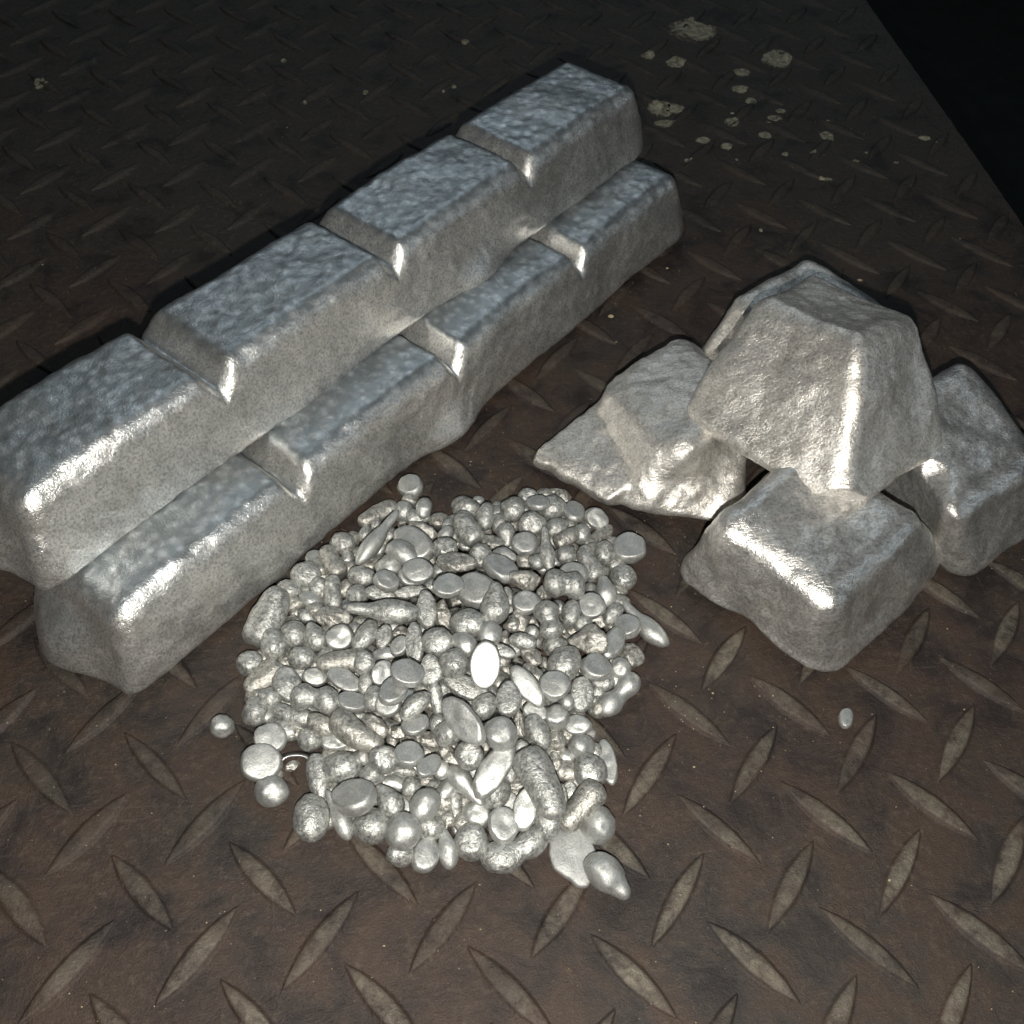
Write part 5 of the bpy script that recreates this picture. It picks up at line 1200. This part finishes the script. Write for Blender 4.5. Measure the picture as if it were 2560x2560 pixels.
REST = [
('e', (-2.327, 3.145, 0.207), (0.433, -0.898, 0.081), (-0.261, -0.038, 0.965), 0.152, 0.103, 0.082),
('b', (-6.104, 2.226, 0.12), (-0.817, -0.52, 0.251), (0.248, 0.076, 0.966), 0.18, 0.168, 0.134),
('k', (-2.971, 3.592, 0.419), (-0.682, 0.73, 0.051), (0.015, -0.056, 0.998), 0.154, 0.13, 0.104),
('e', (-6.514, 2.335, 0.12), (0.967, 0.069, -0.246), (0.255, -0.184, 0.949), 0.191, 0.178, 0.143),
('e', (-1.921, 2.109, 0.12), (0.649, 0.76, 0.012), (0.062, -0.068, 0.996), 0.172, 0.154, 0.123),
('b', (-3.43, 3.41, 0.555), (-0.827, -0.48, 0.291), (0.226, 0.19, 0.955), 0.175, 0.163, 0.13),
('k', (-4.241, 1.813, 0.161), (-0.884, -0.446, -0.138), (-0.139, -0.031, 0.99), 0.167, 0.143, 0.114),
('e', (-3.539, 0.65, 0.12), (0.496, -0.863, 0.099), (-0.069, 0.075, 0.995), 0.152, 0.108, 0.086),
('b', (-5.213, 2.459, 0.12), (-0.327, 0.945, -0.018), (-0.188, -0.047, 0.981), 0.156, 0.146, 0.116),
('b', (-2.971, 3.031, 0.274), (0.863, 0.083, -0.498), (0.5, -0.016, 0.866), 0.159, 0.148, 0.118),
('b', (-6.603, 4.837, 0.12), (0.824, 0.505, -0.256), (0.301, -0.006, 0.954), 0.199, 0.185, 0.148),
('b', (-1.535, 2.203, 0.12), (0.015, -0.998, -0.066), (-0.068, -0.067, 0.995), 0.198, 0.184, 0.147),
('b', (-4.505, 4.238, 0.12), (-0.868, -0.477, 0.142), (0.044, 0.211, 0.976), 0.164, 0.153, 0.122),
('b', (-3.881, 6.485, 0.12), (-0.932, -0.281, 0.229), (0.261, -0.078, 0.962), 0.188, 0.175, 0.14),
('e', (-5.604, 3.282, 0.192), (0.526, -0.849, -0.048), (0.176, 0.053, 0.983), 0.195, 0.178, 0.143),
('s', (-4.653, 5.014, 0.152), (0.492, -0.817, 0.302), (-0.457, 0.053, 0.888), 0.179, 0.17, 0.136),
('b', (-1.733, 1.435, 0.12), (-0.725, 0.689, -0.011), (-0.075, -0.064, 0.995), 0.162, 0.151, 0.121),
('b', (-6.152, 5.594, 0.12), (0.964, 0.174, -0.2), (0.16, 0.221, 0.962), 0.196, 0.182, 0.146),
('e', (-4.856, 2.416, 0.131), (0.726, -0.676, -0.128), (0.046, -0.138, 0.989), 0.165, 0.125, 0.1),
('b', (-6.089, 5.021, 0.12), (0.573, -0.802, 0.169), (-0.253, 0.024, 0.967), 0.182, 0.169, 0.135),
('s', (-2.262, 1.114, 0.12), (-0.978, -0.045, 0.205), (0.198, 0.126, 0.972), 0.185, 0.175, 0.14),
('b', (-3.186, 5.121, 0.252), (0.133, 0.983, -0.128), (0.283, 0.086, 0.955), 0.168, 0.156, 0.125),
('b', (-2.391, 3.59, 0.207), (-0.981, 0.074, 0.181), (0.173, -0.108, 0.979), 0.173, 0.161, 0.129),
('s', (-6.281, 3.537, 0.12), (0.259, -0.932, 0.254), (-0.26, 0.186, 0.948), 0.173, 0.164, 0.131),
('b', (-2.732, 2.446, 0.158), (-0.995, 0.078, 0.056), (0.054, -0.029, 0.998), 0.178, 0.165, 0.132),
('s', (-2.888, 0.402, 0.12), (0.442, -0.894, -0.07), (-0.229, -0.188, 0.955), 0.189, 0.161, 0.129),
('e', (-3.008, 1.7, 0.12), (-0.785, -0.506, -0.356), (-0.38, -0.06, 0.923), 0.196, 0.129, 0.104),
('b', (-4.091, 2.165, 0.329), (0.929, 0.33, 0.169), (-0.038, -0.37, 0.928), 0.183, 0.171, 0.137),
('b', (-7.142, 3.769, 0.12), (-0.454, 0.782, -0.427), (-0.345, 0.287, 0.894), 0.186, 0.173, 0.139),
('b', (-5.991, 1.83, 0.12), (-0.059, -0.982, 0.18), (-0.5, 0.185, 0.846), 0.185, 0.173, 0.138),
('e', (-4.384, 2.283, 0.161), (-0.034, 0.99, -0.135), (-0.242, 0.123, 0.963), 0.176, 0.156, 0.125),
('k', (-2.421, 3.887, 0.335), (-0.541, -0.707, 0.456), (0.382, 0.276, 0.882), 0.159, 0.154, 0.124),
('k', (-5.642, 1.919, 0.12), (-0.835, -0.429, -0.346), (-0.225, -0.307, 0.925), 0.198, 0.167, 0.134),
('e', (-3.94, 2.548, 0.329), (-0.848, -0.513, 0.135), (0.31, -0.274, 0.91), 0.153, 0.109, 0.087),
('b', (-1.047, 6.12, 0.12), (-0.704, -0.697, 0.141), (0.003, 0.195, 0.981), 0.181, 0.168, 0.134),
('k', (-4.575, 6.464, 0.12), (0.513, -0.834, -0.2), (-0.004, -0.236, 0.972), 0.166, 0.13, 0.104),
('e', (-5.918, 3.077, 0.12), (0.108, -0.99, -0.095), (0.135, -0.08, 0.988), 0.162, 0.145, 0.116),
('s', (-3.524, 4.378, 0.223), (-0.033, 0.997, 0.071), (0.191, -0.064, 0.979), 0.195, 0.142, 0.114),
('b', (-6.219, 4.643, 0.12), (-0.928, 0.354, 0.113), (0.182, 0.17, 0.968), 0.198, 0.184, 0.147),
('e', (-5.241, 5.096, 0.12), (0.921, 0.39, -0.011), (-0.223, 0.549, 0.806), 0.175, 0.128, 0.103),
('e', (-4.26, 1.561, 0.161), (-0.957, 0.236, -0.171), (-0.122, 0.206, 0.971), 0.166, 0.141, 0.113),
('b', (-5.484, 5.861, 0.12), (0.72, -0.688, 0.088), (0.029, 0.157, 0.987), 0.152, 0.141, 0.113),
('k', (-6.022, 5.335, 0.12), (0.847, 0.475, 0.239), (-0.148, -0.222, 0.964), 0.189, 0.183, 0.146),
('b', (-4.615, 1.494, 0.12), (0.678, 0.734, -0.039), (0.131, -0.069, 0.989), 0.172, 0.16, 0.128),
('b', (-3.131, 2.755, 0.419), (-0.769, -0.555, 0.317), (0.386, -0.008, 0.922), 0.187, 0.174, 0.139),
('e', (-3.923, 1.419, 0.12), (0.828, -0.472, 0.302), (-0.207, 0.243, 0.948), 0.186, 0.13, 0.104),
('b', (-6.057, 0.751, 0.12), (0.848, 0.529, -0.034), (0.04, 0.001, 0.999), 0.167, 0.155, 0.124),
('b', (-6.698, 2.885, 0.12), (0.004, 1.0, 0.013), (0.147, -0.014, 0.989), 0.175, 0.163, 0.13),
('e', (-5.235, 1.876, 0.12), (-0.991, -0.02, 0.129), (0.127, 0.085, 0.988), 0.154, 0.127, 0.102),
('s', (-4.401, 7.079, 0.12), (0.333, 0.938, 0.096), (0.269, -0.192, 0.944), 0.162, 0.158, 0.126),
('b', (-3.485, 1.687, 0.12), (-0.335, 0.882, 0.331), (0.234, -0.262, 0.936), 0.155, 0.144, 0.116),
('b', (-4.13, 4.058, 0.223), (-0.013, -0.951, 0.309), (0.196, 0.301, 0.933), 0.156, 0.145, 0.116),
('s', (-2.377, 2.828, 0.274), (-0.268, 0.767, 0.583), (0.299, -0.509, 0.807), 0.161, 0.124, 0.099),
('b', (-4.822, 0.909, 0.12), (0.971, -0.095, 0.219), (-0.218, 0.022, 0.976), 0.151, 0.141, 0.113),
('b', (-2.421, 0.468, 0.12), (-0.864, 0.503, 0.03), (0.199, 0.286, 0.938), 0.195, 0.182, 0.145),
('s', (-1.739, 5.748, 0.12), (-0.619, 0.783, -0.06), (0.103, 0.156, 0.982), 0.168, 0.163, 0.131),
('s', (-3.18, 6.506, 0.12), (-0.048, 0.999, 0.0), (-0.302, -0.015, 0.953), 0.159, 0.131, 0.104),
('b', (-5.493, 2.855, 0.192), (-0.153, 0.985, 0.081), (0.342, -0.024, 0.939), 0.193, 0.179, 0.143),
('b', (-1.409, 6.066, 0.12), (0.1, 0.956, 0.275), (-0.125, -0.262, 0.957), 0.192, 0.179, 0.143),
('b', (-3.075, 2.146, 0.158), (-0.986, -0.064, 0.156), (0.168, -0.321, 0.932), 0.18, 0.168, 0.134),
('k', (-2.764, 1.738, 0.12), (-0.792, 0.605, -0.082), (-0.187, -0.112, 0.976), 0.197, 0.192, 0.154),
('e', (-4.971, 3.836, 0.12), (-0.064, 0.961, -0.27), (-0.335, 0.234, 0.913), 0.19, 0.172, 0.138),
('k', (-2.982, 1.442, 0.12), (-0.255, -0.941, -0.221), (0.114, -0.256, 0.96), 0.195, 0.13, 0.104),
('e', (-3.773, 1.772, 0.272), (-0.999, 0.045, 0.005), (0.002, -0.061, 0.998), 0.153, 0.126, 0.101),
('b', (-4.704, 1.941, 0.131), (0.054, 0.998, -0.012), (0.342, -0.007, 0.94), 0.197, 0.183, 0.146),
('b', (-2.379, 1.504, 0.12), (-0.972, 0.151, -0.181), (-0.157, 0.16, 0.975), 0.196, 0.182, 0.146),
('s', (-2.355, 5.285, 0.139), (-0.042, -0.984, -0.17), (0.057, -0.173, 0.983), 0.181, 0.181, 0.145),
('s', (-2.108, 0.974, 0.12), (-0.362, -0.702, -0.614), (-0.156, -0.603, 0.782), 0.157, 0.108, 0.086),
('k', (-5.54, 1.409, 0.12), (0.305, 0.879, 0.366), (-0.481, -0.19, 0.856), 0.164, 0.151, 0.121),
('s', (-1.028, 5.42, 0.12), (0.878, -0.012, 0.479), (-0.47, 0.176, 0.865), 0.19, 0.182, 0.146),
('b', (-5.294, 5.508, 0.12), (0.953, 0.165, 0.254), (-0.25, -0.048, 0.967), 0.168, 0.156, 0.125),
('k', (-4.227, 0.55, 0.12), (0.403, 0.862, 0.307), (-0.249, -0.219, 0.943), 0.178, 0.14, 0.112),
('b', (-2.431, 1.964, 0.12), (-0.612, -0.791, 0.011), (0.004, 0.011, 1.0), 0.173, 0.161, 0.129),
('s', (-4.672, 0.599, 0.12), (-0.537, 0.819, -0.203), (-0.016, 0.23, 0.973), 0.159, 0.145, 0.116),
('b', (-4.797, 3.506, 0.154), (-0.902, 0.417, 0.111), (-0.049, -0.354, 0.934), 0.164, 0.153, 0.122),
('s', (-0.986, 3.802, 0.12), (-0.707, -0.667, 0.235), (0.154, 0.179, 0.972), 0.152, 0.117, 0.094),
('e', (-3.865, 3.383, 0.555), (-0.995, 0.076, 0.065), (0.064, -0.018, 0.998), 0.172, 0.141, 0.113),
('b', (-5.138, 1.427, 0.12), (0.665, 0.646, -0.374), (0.126, 0.397, 0.909), 0.168, 0.157, 0.125),
('s', (-4.26, 0.847, 0.12), (-0.773, 0.628, -0.088), (-0.016, 0.119, 0.993), 0.197, 0.192, 0.153),
('s', (-4.481, 4.601, 0.152), (0.047, 0.968, -0.247), (0.184, 0.235, 0.955), 0.154, 0.106, 0.085),
('e', (-6.095, 3.879, 0.12), (0.794, 0.604, -0.067), (0.037, 0.061, 0.997), 0.181, 0.12, 0.096),
('b', (-4.355, 1.097, 0.12), (0.807, -0.577, 0.127), (-0.025, 0.181, 0.983), 0.17, 0.158, 0.127),
('b', (-0.64, 5.64, 0.12), (0.853, -0.502, -0.143), (0.156, -0.015, 0.988), 0.151, 0.14, 0.112),
('k', (-6.71, 3.581, 0.12), (0.983, 0.087, -0.162), (0.177, -0.208, 0.962), 0.196, 0.171, 0.137),
('b', (-1.876, 3.969, 0.12), (-0.596, 0.771, -0.223), (-0.189, 0.135, 0.973), 0.152, 0.142, 0.113),
('k', (-5.247, 2.952, 0.218), (0.15, -0.979, 0.136), (0.13, 0.156, 0.979), 0.181, 0.155, 0.124),
('e', (-3.762, 1.277, 0.12), (0.889, -0.426, 0.164), (-0.311, -0.302, 0.901), 0.159, 0.154, 0.123),
('b', (-1.507, 6.344, 0.12), (-0.582, 0.809, 0.075), (0.117, -0.009, 0.993), 0.153, 0.142, 0.114),
('s', (-2.65, 4.592, 0.24), (-0.401, 0.795, -0.455), (0.051, 0.515, 0.855), 0.16, 0.138, 0.111),
('k', (-1.707, 3.799, 0.12), (0.994, 0.107, 0.023), (0.006, -0.267, 0.964), 0.194, 0.164, 0.131),
('b', (-2.506, 6.262, 0.12), (-0.417, 0.909, 0.003), (-0.181, -0.086, 0.98), 0.184, 0.171, 0.137),
('b', (-4.122, 3.255, 0.457), (0.182, -0.879, 0.441), (-0.14, 0.421, 0.896), 0.156, 0.145, 0.116),
('k', (-3.013, 1.196, 0.12), (-0.081, -0.934, -0.347), (0.26, -0.356, 0.898), 0.181, 0.153, 0.123),
('s', (-1.124, 3.071, 0.12), (0.955, -0.274, 0.117), (-0.106, 0.057, 0.993), 0.19, 0.164, 0.131),
('k', (-4.426, 3.287, 0.457), (-0.978, 0.075, 0.196), (0.182, -0.162, 0.97), 0.156, 0.118, 0.095),
('k', (-5.996, 1.276, 0.12), (-0.095, -0.983, 0.158), (-0.114, 0.168, 0.979), 0.199, 0.154, 0.123),
('e', (-6.031, 4.168, 0.12), (0.825, 0.553, -0.116), (0.257, -0.184, 0.949), 0.182, 0.156, 0.125),
('k', (-6.102, 2.554, 0.12), (-0.899, -0.363, -0.244), (-0.171, -0.221, 0.96), 0.195, 0.144, 0.115),
('b', (-6.846, 4.252, 0.12), (0.989, -0.019, 0.145), (-0.146, -0.108, 0.983), 0.166, 0.155, 0.124),
('k', (-2.769, 3.152, 0.274), (-0.6, 0.681, -0.42), (-0.312, 0.284, 0.907), 0.156, 0.121, 0.097),
('s', (-3.173, 0.847, 0.12), (0.959, -0.028, 0.283), (-0.284, -0.017, 0.959), 0.168, 0.128, 0.103),
('b', (-4.425, 1.705, 0.161), (-0.088, -0.996, -0.007), (0.088, -0.014, 0.996), 0.162, 0.15, 0.12),
('b', (-3.954, 0.462, 0.12), (-0.586, 0.796, 0.152), (0.448, 0.161, 0.88), 0.179, 0.167, 0.133),
('b', (-4.941, 5.977, 0.12), (-0.254, 0.923, 0.288), (-0.006, -0.3, 0.954), 0.195, 0.181, 0.145),
('b', (-7.237, 3.01, 0.12), (-0.503, -0.836, -0.219), (0.011, -0.259, 0.966), 0.193, 0.179, 0.144),
('k', (-3.465, 1.912, 0.439), (0.948, -0.316, 0.05), (-0.02, 0.097, 0.995), 0.174, 0.152, 0.122),
('e', (-2.64, 3.684, 0.335), (-0.417, 0.869, -0.268), (-0.152, 0.224, 0.963), 0.195, 0.15, 0.12),
('b', (-5.323, 1.083, 0.12), (0.363, -0.927, 0.091), (-0.131, 0.046, 0.99), 0.178, 0.165, 0.132),
('e', (-0.708, 4.559, 0.12), (-0.837, -0.53, 0.134), (0.122, 0.058, 0.991), 0.164, 0.153, 0.123),
('e', (-2.753, 4.289, 0.24), (0.885, -0.232, -0.404), (0.423, 0.037, 0.905), 0.19, 0.142, 0.114),
('s', (-5.043, 2.237, 0.131), (-0.825, 0.548, -0.139), (0.08, 0.357, 0.931), 0.173, 0.144, 0.115),
('e', (-6.413, 5.134, 0.12), (0.939, -0.345, 0.014), (-0.003, 0.032, 0.999), 0.171, 0.144, 0.115),
('s', (-5.543, 6.208, 0.12), (-0.182, -0.957, -0.224), (-0.179, -0.192, 0.965), 0.156, 0.124, 0.099),
('e', (-4.082, 3.002, 0.402), (-0.59, -0.742, 0.319), (0.163, 0.277, 0.947), 0.175, 0.173, 0.139),
('s', (-3.167, 0.433, 0.12), (0.537, 0.834, -0.131), (-0.014, 0.163, 0.986), 0.187, 0.178, 0.142),
('e', (-4.517, 1.236, 0.12), (0.986, 0.151, 0.073), (-0.096, 0.148, 0.984), 0.155, 0.129, 0.103),
('k', (-5.395, 4.329, 0.12), (0.985, -0.028, -0.17), (0.17, -0.03, 0.985), 0.19, 0.178, 0.143),
('b', (-6.339, 2.646, 0.12), (-0.906, 0.349, 0.238), (0.132, -0.303, 0.944), 0.162, 0.151, 0.121),
('s', (-3.794, 4.252, 0.223), (-0.966, -0.194, -0.17), (-0.199, 0.14, 0.97), 0.175, 0.167, 0.134),
('b', (-4.155, 5.538, 0.152), (-0.141, -0.961, -0.238), (-0.185, -0.21, 0.96), 0.174, 0.161, 0.129),
('s', (-1.977, 2.524, 0.12), (-0.964, 0.244, 0.104), (0.088, -0.075, 0.993), 0.153, 0.151, 0.121),
('e', (-5.452, 2.418, 0.12), (0.661, 0.723, 0.198), (-0.177, -0.106, 0.978), 0.176, 0.158, 0.127),
('b', (-4.386, 0.684, 0.12), (0.098, 0.989, -0.109), (-0.078, 0.116, 0.99), 0.154, 0.144, 0.115),
('b', (-6.037, 3.369, 0.12), (-0.592, -0.798, 0.114), (0.07, 0.09, 0.993), 0.189, 0.176, 0.141),
('b', (-0.769, 4.246, 0.12), (-0.991, -0.074, 0.112), (0.114, -0.021, 0.993), 0.195, 0.182, 0.145),
('b', (-3.728, 2.874, 0.441), (-0.984, 0.169, -0.064), (-0.05, 0.087, 0.995), 0.18, 0.168, 0.134),
('b', (-4.129, 2.434, 0.329), (0.341, 0.921, 0.19), (-0.214, -0.12, 0.969), 0.193, 0.179, 0.144),
('b', (-3.581, 5.929, 0.12), (0.963, -0.267, -0.025), (0.075, 0.179, 0.981), 0.181, 0.169, 0.135),
('k', (-1.712, 2.989, 0.12), (-0.251, 0.965, -0.072), (0.302, 0.149, 0.942), 0.153, 0.137, 0.109),
('b', (-1.778, 6.92, 0.12), (-0.852, 0.433, -0.295), (-0.155, 0.329, 0.931), 0.184, 0.171, 0.137),
('s', (-2.069, 5.867, 0.12), (0.62, 0.758, -0.203), (0.169, 0.123, 0.978), 0.173, 0.147, 0.118),
('b', (-6.902, 1.557, 0.12), (-0.868, -0.49, 0.077), (-0.068, 0.271, 0.96), 0.152, 0.141, 0.113),
('s', (-2.776, 2.114, 0.158), (-0.967, 0.053, -0.25), (-0.251, -0.017, 0.968), 0.183, 0.14, 0.112),
('s', (-6.406, 3.911, 0.12), (-0.612, 0.751, 0.249), (0.287, -0.082, 0.954), 0.168, 0.132, 0.106),
('s', (-1.396, 5.287, 0.12), (0.073, -0.991, 0.11), (-0.509, 0.058, 0.859), 0.157, 0.157, 0.126),
('e', (-4.362, 2.526, 0.329), (-0.943, 0.33, 0.052), (0.1, 0.132, 0.986), 0.184, 0.163, 0.13),
('e', (-3.253, 3.894, 0.455), (0.259, 0.957, 0.134), (-0.138, -0.1, 0.985), 0.158, 0.134, 0.107),
('k', (-4.631, 5.419, 0.152), (0.981, 0.158, 0.115), (-0.13, 0.086, 0.988), 0.199, 0.177, 0.142),
('b', (-5.144, 4.228, 0.12), (0.653, 0.702, -0.283), (0.246, 0.157, 0.956), 0.163, 0.152, 0.121),
('s', (-1.796, 1.765, 0.12), (-0.945, -0.045, 0.323), (0.304, 0.238, 0.922), 0.154, 0.109, 0.087),
('b', (-1.923, 3.671, 0.12), (-0.994, -0.081, 0.071), (0.052, 0.219, 0.974), 0.159, 0.148, 0.118),
('b', (-3.083, 3.17, 0.419), (0.906, -0.401, 0.137), (-0.081, 0.154, 0.985), 0.171, 0.159, 0.127),
('b', (-2.441, 2.339, 0.172), (0.944, -0.201, -0.263), (0.276, 0.036, 0.961), 0.193, 0.18, 0.144),
('b', (-6.897, 3.744, 0.12), (-0.766, 0.561, 0.314), (0.41, 0.05, 0.911), 0.198, 0.185, 0.148)]

def frame(u, n):
    u, n = Vector(u), Vector(n)
    u.normalize()
    n = (n - u * n.dot(u)).normalized()
    v = n.cross(u)
    return Matrix((u, v, n)).transposed()

def nug_mat(k, rs):
    if k in 'k':
        return M_ROUGH
    if k == 'K':
        return M_FLAKE
    if k in 'fFH':
        return M_SATIN
    if k in 's':
        return M_ROUGH if rs.random() < 0.5 else M_SHINY
    return M_SHINY if rs.random() < 0.7 else M_SATIN

rr = random.Random(4)
for i, (k, p, u, n, a, b, c, label) in enumerate(CORE):
    P, F = nugget_np(k, a, b, c, 100 + i)
    R = np.array(frame(u, n))
    P = P @ R.T
    lowest = P[:, 2].min() + p[2]
    z = p[2]
    if lowest < 0.002:
        z += 0.002 - lowest
    me = mesh_np("metal_nugget", P * U, F)
    o = link("metal_nugget", me, nug_mat(k, rr), None, (p[0] * U, p[1] * U, z * U))
    tag(o, label, "nugget", "silver metal nuggets heaped on the tread plate")
allP, allF, base = [], [], 0
for i, (k, p, u, n, a, b, c) in enumerate(REST):
    P, F = nugget_np(k, a, b, c, 900 + i)
    P = P @ np.array(frame(u, n)).T + np.array(p)
    P[:, 2] -= 0.05
    lo = P[:, 2].min()
    if lo < 0.002:
        P[:, 2] += 0.002 - lo
    allP.append(P)
    allF.append(F + base)
    base += len(P)
o = link("nugget_fines", mesh_np("nugget_fines", np.concatenate(allP) * U, np.concatenate(allF)), M_ROUGH)
o["kind"] = "stuff"
tag(o, "small crumbly silver bits filling the gaps between the heaped nuggets", "metal bits")

# ------------------------------------------------------------------ curled sliver and crumbs
def curled_strip():
    # short arc of thin strip standing on its edge
    n = 26
    verts, faces = [], []
    for i in range(n):
        f = i / (n - 1)
        a = math.radians(150 - 122 * f)
        wob = 1 + 0.03 * math.sin(f * 9)
        x, y = 0.34 * math.cos(a) * wob, 0.27 * math.sin(a) * wob
        hgt = 0.07 * (0.55 + 0.45 * math.sin(math.pi * (0.15 + 0.8 * f)))
        nx, ny = math.cos(a), math.sin(a)
        lean = 0.10
        prof = [(0, 0.0), (0.028, 0.0), (0.028 + lean, hgt), (lean, hgt)]
        for (d, z) in prof:  # strip cross-section
            verts.append(((x - nx * d) * U, (y - ny * d) * U, z * U))
    for i in range(n - 1):
        for k in range(4):
            a, b = i * 4 + k, i * 4 + (k + 1) % 4
            faces.append((a, b, b + 4, a + 4))
    faces.append((0, 1, 2, 3))
    faces.append(tuple((n - 1) * 4 + k for k in (3, 2, 1, 0)))
    return mesh_np("curled_sliver", verts, faces)

o = link("curled_sliver", curled_strip(), M_STRIP, None, (-6.594 * U, 1.763 * U, 0.002 * U))
tag(o, "thin curled strip of shiny metal lying on the plate at the heap's left edge", "metal sliver")
CRUMBS = [
(0.587, 12.277, 0.075, 'small yellowish crumb on bare plate between the lower bar and the leftmost block'),
(2.323, 13.964, 0.045, 'tiny yellowish crumb on the plate near the far end of the lower bar'),
(0.546, 11.409, 0.03, 'tiny pale crumb on the plate halfway between the bar and the leftmost block'),
(7.0, 13.129, 0.05, 'tiny tan crumb on the plate just behind the stack of ingot blocks'),
(-5.282, -1.175, 0.02, 'tiny golden crumb on bare plate at the bottom of the picture')]
for i, (x, y, s, lab) in enumerate(CRUMBS):
    P, F = nugget_np('k', s, s * 0.7, s * 0.5, 700 + i)
    P[:, 2] -= P[:, 2].min()
    o = link("crumb", mesh_np("crumb", P * U, F), M_CRUMB, None, (x * U, y * U, 0.003 * U))
    tag(o, lab, "crumb", "small crumbs on the tread plate")

# loose grit and filings scattered over the plate
rg = random.Random(21)
gvv, gff = [], []
for i in range(900):
    if rg.random() < 0.45:
        a_, q_ = rg.uniform(0, 6.283), rg.gauss(3.6, 1.1)
        x, y = -2.0 + q_ * math.cos(a_), 4.6 + q_ * math.sin(a_)
    else:
        x, y = rg.uniform(-13, 11.5), rg.uniform(-3.5, 24)
    s_ = rg.uniform(0.006, 0.017) * (1.6 if rg.random() < 0.06 else 1)
    z0 = plate_height(x, y)
    base = len(gvv)
    for k in range(4):
        th_ = k * 1.5708 + rg.uniform(-0.5, 0.5)
        gvv.append(((x + s_ * math.cos(th_)) * U, (y + s_ * rg.uniform(0.5, 1) * math.sin(th_)) * U, (z0 + 0.002) * U))
    gvv.append((x * U, y * U, (z0 + 0.004 + s_ * 0.8) * U))
    for k in range(4):
        gff.append((base + k, base + (k + 1) % 4, base + 4))
o = link("plate_grit", mesh_np("plate_grit", gvv, gff), M_CRUMB)
o["kind"] = "stuff"
tag(o, "fine grit and filings scattered over the tread plate", "grit")
